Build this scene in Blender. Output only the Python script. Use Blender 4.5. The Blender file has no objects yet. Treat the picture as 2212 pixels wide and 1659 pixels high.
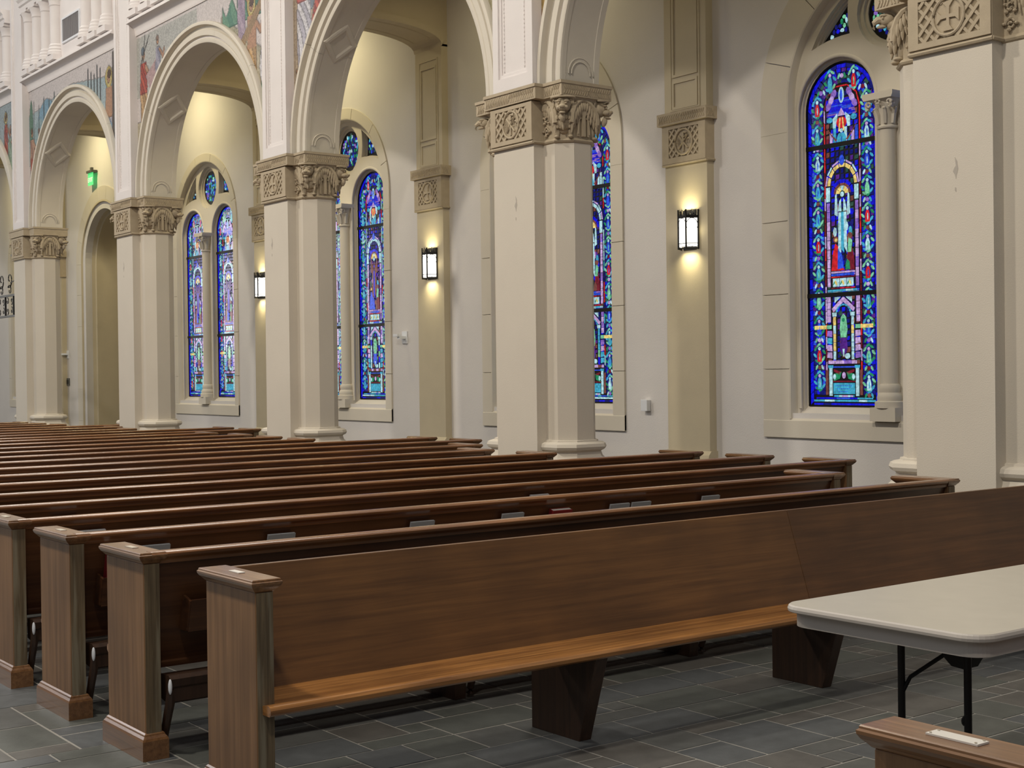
import bpy, math, random
from math import sin, cos, pi, radians, sqrt
from mathutils import Vector, Matrix
from mathutils.geometry import tessellate_polygon
R = random.Random(7)
C = bpy.context.scene.collection
S = bpy.context.scene

# ---------------------------------------------------------------- camera, world, lights, exposure
CH = 1.66
YAW, PITCH, ROLL = 0.92523, -0.00838, -0.012188
def camera_setup():
    F = Vector((-sin(YAW)*cos(PITCH), cos(YAW)*cos(PITCH), sin(PITCH)))
    r = F.cross(Vector((0, 0, 1))).normalized(); u = r.cross(F)
    r2 = r*cos(ROLL)+u*sin(ROLL); u2 = -r*sin(ROLL)+u*cos(ROLL)
    cd = bpy.data.cameras.new('camera'); co = bpy.data.objects.new('camera', cd); C.objects.link(co)
    m = Matrix((r2, u2, -F)).transposed().to_4x4(); m.translation = (0, 0, CH)
    co.matrix_world = m
    cd.sensor_width = 36; cd.lens = 3000*36/2212; cd.clip_end = 200; cd.clip_start = .05
    S.camera = co
camera_setup()
W = bpy.data.worlds.new('world'); S.world = W; W.use_nodes = True
bg = W.node_tree.nodes['Background']; bg.inputs[0].default_value = (.90, .93, 1.0, 1); bg.inputs[1].default_value = .145
S.view_settings.view_transform = 'Standard'; S.view_settings.look = 'None'
S.view_settings.gamma = 1; S.view_settings.use_curve_mapping = False
S.view_settings.exposure = -0.14
def area(name, loc, target, sx, sy, power, col, spread=pi):
    l = bpy.data.lights.new(name, 'AREA'); l.shape = 'RECTANGLE'; l.size = sx; l.size_y = sy; l.energy = power; l.color = col; l.spread = spread
    o = bpy.data.objects.new(name, l); C.objects.link(o); o.location = loc
    o.rotation_euler = (Vector(target)-Vector(loc)).to_track_quat('-Z', 'Y').to_euler(); return o
def point(name, loc, power, col, r=.05):
    l = bpy.data.lights.new(name, 'POINT'); l.energy = power; l.color = col; l.shadow_soft_size = r
    o = bpy.data.objects.new(name, l); C.objects.link(o); o.location = loc; return o
# nave fixtures high over the pews, clerestory daylight from the far left, aisle lamps under the aisle ceiling
for k in range(4): area('nave_lamp', (3.2-8*k, -1.6, 12), (2.6-8*k, 5.0, 0), .8, .8, (420, 790, 800, 800)[k], (1, .91, .77))
area('clerestory_daylight', (-30, -6, 11), (-9, 7, 1), 8, 5, 750, (.95, .96, 1))
for k in range(4): area('clerestory_window', (-9-7.5*k, 8.2, 12.2), (-6-7.5*k, 2.0, 1.0), 2.6, 2.4, 330, (1, .96, .86))
area('far_end_glint_light', (-41, 1.0, 4.5), (-8, 5, .9), 5, 5, 420, (1, .97, .90))  # unseen light added past the far end for glints on the pew rails
area('rear_fill_light', (6, -5, 9), (-6, 8, 2), 6, 5, 170, (.86, .92, 1))  # unseen cool fill from behind the camera for faces turned this way
for k in range(6):
    area('aisle_lamp', (-8.75-5.12*k, 9.75, 7.35), (-8.75-5.12*k, 10.6, 4.5), .35, .35, (10, 26, 42, 48, 48, 48)[k], (1, .86, .48), radians(150))

# ---------------------------------------------------------------- materials
def nodes(m):
    m.use_nodes = True; nt = m.node_tree; return nt, nt.nodes['Principled BSDF']
def mat(name, col, rough=.6, metal=0, bump=0, bscale=60, var=0, vscale=4, emit=None, es=0, spec=None, coat=0):
    m = bpy.data.materials.new(name); nt, b = nodes(m)
    b.inputs['Base Color'].default_value = (*col, 1); b.inputs['Roughness'].default_value = rough; b.inputs['Metallic'].default_value = metal
    if spec is not None: b.inputs['Specular IOR Level'].default_value = spec
    if coat: b.inputs['Coat Weight'].default_value = coat; b.inputs['Coat Roughness'].default_value = .12
    tc = nt.nodes.new('ShaderNodeTexCoord')
    geo = nt.nodes.new('ShaderNodeNewGeometry')
    if var:
        n = nt.nodes.new('ShaderNodeTexNoise'); n.inputs['Scale'].default_value = vscale; n.inputs['Detail'].default_value = 5
        nt.links.new(geo.outputs['Position'], n.inputs['Vector'])
        r = nt.nodes.new('ShaderNodeValToRGB'); r.color_ramp.elements[0].position = .3; r.color_ramp.elements[1].position = .7
        r.color_ramp.elements[0].color = (*[c*(1-var) for c in col], 1); r.color_ramp.elements[1].color = (*[min(1, c*(1+var)) for c in col], 1)
        nt.links.new(n.outputs['Fac'], r.inputs[0]); nt.links.new(r.outputs[0], b.inputs['Base Color'])
    if bump:
        n = nt.nodes.new('ShaderNodeTexNoise'); n.inputs['Scale'].default_value = bscale; n.inputs['Detail'].default_value = 3
        nt.links.new(geo.outputs['Position'], n.inputs['Vector'])
        bp = nt.nodes.new('ShaderNodeBump'); bp.inputs['Strength'].default_value = bump; bp.inputs['Distance'].default_value = .01
        nt.links.new(n.outputs['Fac'], bp.inputs['Height']); nt.links.new(bp.outputs[0], b.inputs['Normal'])
    if emit: b.inputs['Emission Color'].default_value = (*emit, 1); b.inputs['Emission Strength'].default_value = es
    return m
def wood(name, dark, light, axis='Y', rough=.3, sc=1.0, coat=.35, wear=None):
    m = bpy.data.materials.new(name); nt, b = nodes(m); L = nt.links
    geo = nt.nodes.new('ShaderNodeNewGeometry'); mp = nt.nodes.new('ShaderNodeMapping')
    s = {'X': (1.4, 44, 44), 'Y': (44, 1.4, 44), 'Z': (44, 44, 1.4)}[axis]
    mp.inputs['Scale'].default_value = [v*sc for v in s]
    L.new(geo.outputs['Position'], mp.inputs['Vector'])
    n = nt.nodes.new('ShaderNodeTexNoise'); n.inputs['Scale'].default_value = 1.0; n.inputs['Detail'].default_value = 6; n.inputs['Roughness'].default_value = .65; n.inputs['Distortion'].default_value = .5
    L.new(mp.outputs[0], n.inputs['Vector'])
    n2 = nt.nodes.new('ShaderNodeTexNoise'); n2.inputs['Scale'].default_value = 2.2; n2.inputs['Detail'].default_value = 2
    L.new(geo.outputs['Position'], n2.inputs['Vector'])
    r = nt.nodes.new('ShaderNodeValToRGB'); e = r.color_ramp.elements
    e[0].position = .32; e[0].color = (*dark, 1); e[1].position = .7; e[1].color = (*light, 1)
    L.new(n.outputs['Fac'], r.inputs[0])
    mx = nt.nodes.new('ShaderNodeMix'); mx.data_type = 'RGBA'; mx.blend_type = 'MULTIPLY'; mx.inputs[0].default_value = .6
    r2 = nt.nodes.new('ShaderNodeValToRGB'); r2.color_ramp.elements[0].color = (.62, .6, .6, 1); r2.color_ramp.elements[1].color = (1.1, 1.1, 1.1, 1)
    r2.color_ramp.elements[0].position = .35; r2.color_ramp.elements[1].position = .65
    L.new(n2.outputs['Fac'], r2.inputs[0]); L.new(r.outputs[0], mx.inputs[6]); L.new(r2.outputs[0], mx.inputs[7])
    out = mx.outputs[2]
    if wear:
        n3 = nt.nodes.new('ShaderNodeTexNoise'); n3.inputs['Scale'].default_value = 1.0; n3.inputs['Detail'].default_value = 4
        m3 = nt.nodes.new('ShaderNodeMapping'); m3.inputs['Scale'].default_value = {'Z': (30, 30, 2), 'Y': (30, 3, 30), 'X': (3, 30, 30)}[axis]
        L.new(geo.outputs['Position'], m3.inputs['Vector']); L.new(m3.outputs[0], n3.inputs['Vector'])
        r3 = nt.nodes.new('ShaderNodeValToRGB'); r3.color_ramp.elements[0].position = .5; r3.color_ramp.elements[1].position = .64
        r3.color_ramp.elements[0].color = (0, 0, 0, 1)
        L.new(n3.outputs['Fac'], r3.inputs[0])
        mw = nt.nodes.new('ShaderNodeMix'); mw.data_type = 'RGBA'; mw.inputs[7].default_value = (*wear, 1)
        L.new(r3.outputs[0], mw.inputs[0]); L.new(out, mw.inputs[6]); out = mw.outputs[2]
    L.new(out, b.inputs['Base Color']); b.inputs['Roughness'].default_value = rough
    b.inputs['Coat Weight'].default_value = coat; b.inputs['Coat Roughness'].default_value = .15
    bp = nt.nodes.new('ShaderNodeBump'); bp.inputs['Strength'].default_value = .08; bp.inputs['Distance'].default_value = .004
    L.new(n.outputs['Fac'], bp.inputs['Height']); L.new(bp.outputs[0], b.inputs['Normal'])
    return m
M = {
 'plaster': mat('plaster', (.66, .63, .61), .8, bump=.22, bscale=90, var=.035, vscale=1.2),
 'pier': mat('pier_plaster', (.61, .555, .47), .75, bump=.16, bscale=120, var=.03, vscale=1.5),
 'stone': mat('cast_stone', (.62, .57, .485), .75, bump=.12, bscale=140, var=.03, vscale=2),
 'white': mat('white_plaster', (.72, .675, .66), .7, bump=.15, bscale=120, var=.02),
 'carved': mat('carved_stone', (.43, .355, .25), .8, bump=.2, bscale=150, var=.06, vscale=12),
 'carved_shaded': mat('shaded_recess_stone', (.27, .215, .14), .85),  # darker copy of the carved stone; shade between the woven bars put into colour
 'tancol': mat('aisle_stone', (.52, .45, .32), .75, bump=.14, bscale=120, var=.03),
 'black': mat('black_iron', (.012, .011, .011), .45, .6),
 'lead': mat('lead_came', (.004, .004, .006), .5, .3),
 'grout': mat('grout', (.25, .24, .22), .9, bump=.1),
 'tabletop': mat('table_laminate', (.43, .40, .34), .38, var=.03, vscale=9),
 'tablerim': mat('table_rim', (.43, .395, .36), .45),
 'plate': mat('engraved_plate_metal', (.55, .50, .42), .35, .7),
 'plate_w': mat('silver_plate', (.72, .70, .66), .35, .3),
 'plastic': mat('white_plastic', (.72, .74, .78), .4),
 'paper': mat('paper', (.62, .62, .62), .8), 'paperd': mat('grey_booklet', (.30, .33, .34), .7),
 'red': mat('red_cover', (.20, .012, .015), .5), 'pages': mat('book_pages', (.75, .73, .68), .8),
 'vent': mat('vent_metal', (.30, .285, .29), .5, .3), 'devgrey': mat('device_grey', (.10, .10, .09), .5),
 'steel': mat('steel_glide', (.5, .5, .52), .3, .9),
 'dark': mat('dark_cabinet', (.035, .02, .012), .45),
 'diffuser': mat('lamp_diffuser', (.9, .9, .85), .5, emit=(1, .97, .88), es=2.6),
 'green': mat('green_exit_panel', (.10, .6, .2), .3, emit=(.12, 1, .30), es=.7),
 'greenl': mat('exit_letters', (.6, .9, .5), .4, emit=(.7, 1, .6), es=.9),
 'wood_post': wood('wood_end_panel', (.128, .062, .024), (.255, .136, .060), 'Z', .52, .7, coat=.02),
 'wood_edge': wood('wood_end_edge', (.075, .052, .028), (.185, .135, .075), 'Z', .58, 1.6, coat=.0, wear=(.20, .17, .115)),
 'wood_cap': wood('wood_cap', (.12, .054, .021), (.25, .125, .052), 'X', .3),
 'wood_rail': wood('wood_rail', (.14, .056, .020), (.28, .125, .050), 'Y', .25, .6, coat=.5),
 'wood_back': wood('wood_back', (.040, .013, .005), (.105, .042, .015), 'Y', .42, .5, coat=.22),
 'wood_panel': wood('wood_front_panel', (.092, .038, .009), (.175, .078, .021), 'Y', .48, .8, coat=.05),
 'wood_panel_shaded': wood('wood_front_panel_shaded', (.078, .034, .010), (.145, .064, .020), 'Y', .5, .8, coat=.03),  # darker copy of the front panel wood, shading past the seam put into colour
 'wood_seat': wood('wood_seat', (.15, .056, .013), (.44, .20, .056), 'Y', .28, 1.0, coat=.45),
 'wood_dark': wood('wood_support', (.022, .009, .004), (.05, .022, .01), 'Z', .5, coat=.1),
}
def slate(name, base, v):
    m = bpy.data.materials.new(name); nt, b = nodes(m); L = nt.links
    geo = nt.nodes.new('ShaderNodeNewGeometry'); oi = nt.nodes.new('ShaderNodeObjectInfo')
    n = nt.nodes.new('ShaderNodeTexNoise'); n.inputs['Scale'].default_value = 7; n.inputs['Detail'].default_value = 8; n.inputs['Roughness'].default_value = .7
    L.new(geo.outputs['Position'], n.inputs['Vector'])
    r = nt.nodes.new('ShaderNodeValToRGB'); r.color_ramp.elements[0].position = .3; r.color_ramp.elements[1].position = .75
    r.color_ramp.elements[0].color = (*[c*.8 for c in base], 1); r.color_ramp.elements[1].color = (*[c*1.28 for c in base], 1)
    L.new(n.outputs['Fac'], r.inputs[0]); L.new(r.outputs[0], b.inputs['Base Color'])
    b.inputs['Roughness'].default_value = .48
    bp = nt.nodes.new('ShaderNodeBump'); bp.inputs['Strength'].default_value = .35; bp.inputs['Distance'].default_value = .006
    L.new(n.outputs['Fac'], bp.inputs['Height']); L.new(bp.outputs[0], b.inputs['Normal']); return m
SL = [slate('slate_grey', (.088, .091, .089), 0), slate('slate_green', (.081, .087, .081), 0), slate('slate_blue', (.078, .084, .089), 0), slate('slate_brown', (.093, .089, .083), 0)]
GC = {'b': (.006, .008, .80), 'd': (.006, .010, .20), 'm': (.03, .10, .85), 'c': (.06, .44, .66), 'w': (.50, .82, .90), 'g': (.02, .30, .13), 'l': (.22, .66, .38),
      'r': (.75, .02, .03), 'k': (.20, .012, .03), 'p': (.30, .16, .62), 'q': (.62, .42, .78), 'y': (.95, .72, .22), 'n': (.22, .07, .06), 'o': (.03, .09, .07), 'v': (.10, .02, .28)}
GM = {}
for k_, c_ in GC.items():
    m = bpy.data.materials.new('stained_glass_'+k_); nt, b = nodes(m)
    geo = nt.nodes.new('ShaderNodeNewGeometry'); n = nt.nodes.new('ShaderNodeTexNoise'); n.inputs['Scale'].default_value = 38; n.inputs['Detail'].default_value = 3
    nt.links.new(geo.outputs['Position'], n.inputs['Vector'])
    r = nt.nodes.new('ShaderNodeValToRGB'); r.color_ramp.elements[0].position = .3; r.color_ramp.elements[1].position = .68
    r.color_ramp.elements[0].color = (*[c*.45 for c in c_], 1); r.color_ramp.elements[1].color = (*[c*1.1 for c in c_], 1)
    nt.links.new(n.outputs['Fac'], r.inputs[0]); nt.links.new(r.outputs[0], b.inputs['Emission Color'])
    b.inputs['Emission Strength'].default_value = .95
    b.inputs['Base Color'].default_value = (*[c*.15 for c in c_], 1); b.inputs['Roughness'].default_value = .15
    GM[k_] = m

# ---------------------------------------------------------------- mesh helpers
class MB:
    def __init__(s): s.v = []; s.f = []; s.m = []
    def add(s, vs, fs, mi=0):
        o = len(s.v); s.v += [tuple(v) for v in vs]; s.f += [tuple(i+o for i in f) for f in fs]; s.m += [mi]*len(fs); return s
    def box(s, x0, x1, y0, y1, z0, z1, mi=0):
        return s.add([(x0, y0, z0), (x1, y0, z0), (x1, y1, z0), (x0, y1, z0), (x0, y0, z1), (x1, y0, z1), (x1, y1, z1), (x0, y1, z1)],
              [(0, 3, 2, 1), (4, 5, 6, 7), (0, 1, 5, 4), (1, 2, 6, 5), (2, 3, 7, 6), (3, 0, 4, 7)], mi)
    def prism(s, poly, ax, a, b, mi=0):
        # poly: 2D points in the plane normal to axis ax: X->(y,z) Y->(x,z) Z->(x,y)
        def P(p, t): return {'X': (t, p[0], p[1]), 'Y': (p[0], t, p[1]), 'Z': (p[0], p[1], t)}[ax]
        n = len(poly); vs = [P(p, a) for p in poly]+[P(p, b) for p in poly]
        fs = [tuple(range(n)), tuple(range(2*n-1, n-1, -1))]+[(i, (i+1) % n, n+(i+1) % n, n+i) for i in range(n)]
        return s.add(vs, fs, mi)
    def plate(s, loops, ax, a, b, mi=0, back=True):
        def P(p, t): return {'X': (t, p[0], p[1]), 'Y': (p[0], t, p[1]), 'Z': (p[0], p[1], t)}[ax]
        flat = [p for l in loops for p in l]; tris = tessellate_polygon([[Vector((p[0], p[1], 0)) for p in l] for l in loops])
        N = len(flat); vs = [P(p, a) for p in flat]+[P(p, b) for p in flat]; fs = [tuple(t) for t in tris]
        if back: fs += [tuple(i+N for i in t[::-1]) for t in tris]
        o = 0
        for l in loops:
            n = len(l)
            for i in range(n): j = (i+1) % n; fs.append((o+i, o+j, N+o+j, N+o+i))
            o += n
        return s.add(vs, fs, mi)
    def tube(s, pts, r, n=6, mi=0, cap=True):
        pts = [Vector(p) for p in pts]; rs = r if isinstance(r, (list, tuple)) else [r]*len(pts)
        vs = []; up = Vector((0, 0, 1))
        for i, p in enumerate(pts):
            d = (pts[min(i+1, len(pts)-1)]-pts[max(i-1, 0)]).normalized()
            a = d.cross(up)
            if a.length < .05: a = d.cross(Vector((1, 0, 0)))
            a.normalize(); b2 = d.cross(a)
            for k in range(n): t = 2*pi*k/n; vs.append(p+(a*cos(t)+b2*sin(t))*rs[i])
        fs = [(i*n+k, i*n+(k+1) % n, (i+1)*n+(k+1) % n, (i+1)*n+k) for i in range(len(pts)-1) for k in range(n)]
        if cap: fs += [tuple(range(n))[::-1], tuple(range((len(pts)-1)*n, len(pts)*n))]
        return s.add(vs, fs, mi)
    def lathe(s, prof, cx, cy, n=16, mi=0, sx=1, sy=1, ph=0):
        vs = [(cx+r*cos(2*pi*k/n+ph)*sx, cy+r*sin(2*pi*k/n+ph)*sy, z) for r, z in prof for k in range(n)]
        fs = [(i*n+k, i*n+(k+1) % n, (i+1)*n+(k+1) % n, (i+1)*n+k) for i in range(len(prof)-1) for k in range(n)]
        fs += [tuple(range(n))[::-1], tuple(range((len(prof)-1)*n, len(prof)*n))]
        return s.add(vs, fs, mi)
    def ell(s, c, rad, rot=None, nu=8, nv=5, mi=0):
        vs = []; rot = rot or Matrix.Identity(3); c = Vector(c)
        for j in range(1, nv):
            t = pi*j/nv
            for i in range(nu): a = 2*pi*i/nu; vs.append(c+rot@Vector((rad[0]*sin(t)*cos(a), rad[1]*sin(t)*sin(a), rad[2]*cos(t))))
        vs.append(c+rot@Vector((0, 0, rad[2]))); vs.append(c+rot@Vector((0, 0, -rad[2])))
        N = (nv-1)*nu
        fs = [(j*nu+i, (j+1)*nu+i, (j+1)*nu+(i+1) % nu, j*nu+(i+1) % nu) for j in range(nv-2) for i in range(nu)]
        fs += [(N, i, (i+1) % nu) for i in range(nu)]+[(N+1, (nv-2)*nu+(i+1) % nu, (nv-2)*nu+i) for i in range(nu)]
        return s.add(vs, fs, mi)
    def mesh(s, name, mats, smooth=False):
        me = bpy.data.meshes.new(name); me.from_pydata(s.v, [], s.f)
        for m_ in (mats if isinstance(mats, (list, tuple)) else [mats]): me.materials.append(m_)
        me.polygons.foreach_set('material_index', s.m)
        if smooth: me.polygons.foreach_set('use_smooth', [True]*len(s.f))
        import bmesh
        bm = bmesh.new(); bm.from_mesh(me); bmesh.ops.recalc_face_normals(bm, faces=bm.faces); bm.to_mesh(me); bm.free()
        if smooth:
            try: me.set_sharp_from_angle(angle=radians(35))
            except Exception: pass
        me.update(); return me
    def build(s, name, mats, parent=None, smooth=False, bevel=0, loc=None):
        return link(name, s.mesh(name, mats, smooth), parent, bevel, loc)
def link(name, me, parent=None, bevel=0, loc=None, rotz=0):
    o = bpy.data.objects.new(name, me); C.objects.link(o)
    if parent: o.parent = parent
    if loc: o.location = loc
    if rotz: o.rotation_euler.z = rotz
    if bevel:
        b = o.modifiers.new('bevel', 'BEVEL'); b.width = bevel; b.segments = 2; b.limit_method = 'ANGLE'; b.harden_normals = False
    return o
def thing(name, label, cat, loc=(0, 0, 0), rotz=0, group=None):
    o = bpy.data.objects.new(name, None); C.objects.link(o); o.location = loc; o.rotation_euler.z = rotz; o.empty_display_size = .1
    return tag(o, label, cat, group)
def tag(o, label, cat, group=None):
    o['label'] = label; o['category'] = cat
    if group: o['group'] = group
    return o
def struct(name, loc=(0, 0, 0), me=None, label=None, cat=None):
    o = bpy.data.objects.new(name, me); C.objects.link(o); o.location = loc; o['kind'] = 'structure'
    if label: o['label'] = label; o['category'] = cat
    return o
def arch_path(hw, z0, zs, n=24, cx=0, close=True):
    # outline of an arched opening, counter-clockwise from bottom left, around cx
    p = [(cx-hw, z0), (cx+hw, z0)]
    p += [(cx+hw*cos(pi*i/n), zs+hw*sin(pi*i/n)) for i in range(n+1)]
    return p
def sweep_arch(mb, cx, zs, prof, a0=0, a1=pi, n=40, z0=None, mi=0, leg=0):
    # profile of (radius, y) swept round a semicircle, with optional straight legs down to z0
    rows = []
    if z0 is not None: rows.append([(cx+r, y, z0) for r, y in prof])
    for i in range(n+1):
        a = a0+(a1-a0)*i/n; rows.append([(cx+r*cos(a), y, zs+r*sin(a)) for r, y in prof])
    if z0 is not None: rows.append([(cx-r, y, z0) for r, y in prof])
    if leg and a0 < .01: rows.insert(0, [(cx+r, y, zs-leg) for r, y in prof])
    if leg and a1 > pi-.01: rows.append([(cx-r, y, zs-leg) for r, y in prof])
    k = len(prof); vs = [p for row in rows for p in row]
    fs = [(i*k+j, i*k+j+1, (i+1)*k+j+1, (i+1)*k+j) for i in range(len(rows)-1) for j in range(k-1)]
    return mb.add(vs, fs, mi)
def spiral(c, r0, r1, t0, t1, plane, n=18):
    out = []
    for i in range(n+1):
        f = i/n; t = t0+(t1-t0)*f; r = r0+(r1-r0)*f; a, b = r*cos(t), r*sin(t)
        out.append(Vector(c)+Vector(plane[0])*a+Vector(plane[1])*b)
    return out

PIERS = [-0.80, -5.92, -11.01, -16.09, -21.22, -26.44, -31.65, -36.8]
WPIL = [-1.0, -6.10, -11.216, -16.37, -21.52, -26.7, -31.9, -37.0]
YF, YW = 8.47, 11.02
# ---------------------------------------------------------------- floor
def floor():
    fo = struct('floor', me=MB().box(-42, 3, -6, 14.2, -.12, -.0012).mesh('floor', M['grout']))
    u = .143; x0, x1, y0, y1 = -30, -.3, .6, 11.0
    nx, ny = int((x1-x0)/u), int((y1-y0)/u); occ = [[False]*ny for _ in range(nx)]; rr = random.Random(3)
    opts = [(2, 3), (2, 2), (2, 3), (1, 2), (2, 2), (3, 2), (2, 4), (1, 2), (3, 3), (1, 3)]
    tiles = []
    for i in range(nx-1, -1, -1):
        for j in range(ny):
            if occ[i][j]: continue
            rr.shuffle(opts)
            for a, b in opts+[(1, 1)]:
                if i-a+1 < 0 or j+b > ny: continue
                if any(occ[i-p][j+q] for p in range(a) for q in range(b)): continue
                for p in range(a):
                    for q in range(b): occ[i-p][j+q] = True
                tiles.append((x0+(i-a+1)*u, y0+j*u, a*u, b*u)); break
    f3 = Vector((-sin(YAW), cos(YAW), 0)); r3 = Vector((cos(YAW), sin(YAW), 0))
    def seen(t):
        p = Vector((t[0]+t[2]/2, t[1]+t[3]/2, 0)); d = p.dot(f3)
        if d < 2: return None
        sx = p.dot(r3)/d*3000+1106; sy = 790+CH/d*3000
        if not (-60 < sx < 2270 and sy < 1720): return None
        return d
    near = sorted([t for t in tiles if seen(t)], key=seen); rows = -5.1
    # most visible tiles: the open floor in front of the turned pew, then the left aisle
    def vis(t):
        x, y = t[0], t[1]
        return 0 if (x > -5.3 or y < 2.6) else (3 if x > -6.8 and y < 9 else 20)
    near.sort(key=lambda t: vis(t)+seen(t)*.5)
    me_cache = {}
    def geom(mb, x, y, a, b, h, mi=0, g=.0048):
        c = .002; h += .0012
        vs = [(x+g, y+g, -.003), (x+a-g, y+g, -.003), (x+a-g, y+b-g, -.003), (x+g, y+b-g, -.003),
              (x+g+c, y+g+c, h), (x+a-g-c, y+g+c, h), (x+a-g-c, y+b-g-c, h), (x+g+c, y+b-g-c, h)]
        mb.add(vs, [(4, 5, 6, 7), (0, 1, 5, 4), (1, 2, 6, 5), (2, 3, 7, 6), (3, 0, 4, 7)], mi)
    for t in near[:300]:
        key = (round(t[2], 3), round(t[3], 3), rr.randrange(4))
        if key not in me_cache:
            mb = MB(); geom(mb, 0, 0, t[2], t[3], 0); me_cache[key] = mb.mesh('floor_tile', SL[key[2]])
        o = link('floor_tile', me_cache[key], fo, 0, (t[0], t[1], rr.uniform(-.0015, .0008)))
    mb = MB(); done = set(id(t) for t in near[:300])
    for t in tiles:
        if id(t) not in done: geom(mb, t[0], t[1], t[2], t[3], rr.uniform(-.0015, .0008), rr.randrange(4))
    o = mb.build('floor_tile_field', SL, fo); o['kind'] = 'stuff'
floor()

# ---------------------------------------------------------------- aisle wall with windows and doorway
WIN = [(-8.565, 1.60), (-13.82, 1.44), (-18.98, 1.40), (-24.08, 1.38), (-34.35, 1.40)]
DOORC = -29.2; DZ = 4.18
ZS = 4.41
def aisle_wall():
    outer = [(-41, -.12), (2.5, -.12), (2.5, 7.9), (-41, 7.9)]
    holes = [arch_path(1.235, 1.2, ZS, 28, c) for c, _ in WIN]
    d = [(DOORC-1.12, 0.0)]+[(DOORC+1.12, 0.0)]+[(DOORC+1.12*cos(pi*i/28), DZ+1.12*sin(pi*i/28)) for i in range(29)]
    mb = MB(); mb.plate([outer]+holes+[d], 'Y', YW, 11.42)
    struct('wall_aisle', me=mb.mesh('wall_aisle', M['plaster']))
    # wall behind the frame's left end and the aisle ceiling
    struct('ceiling', me=MB().box(-41, 2.5, 8.9, 11.4, 7.9, 8.05).mesh('ceiling', M['plaster']))
aisle_wall()

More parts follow.
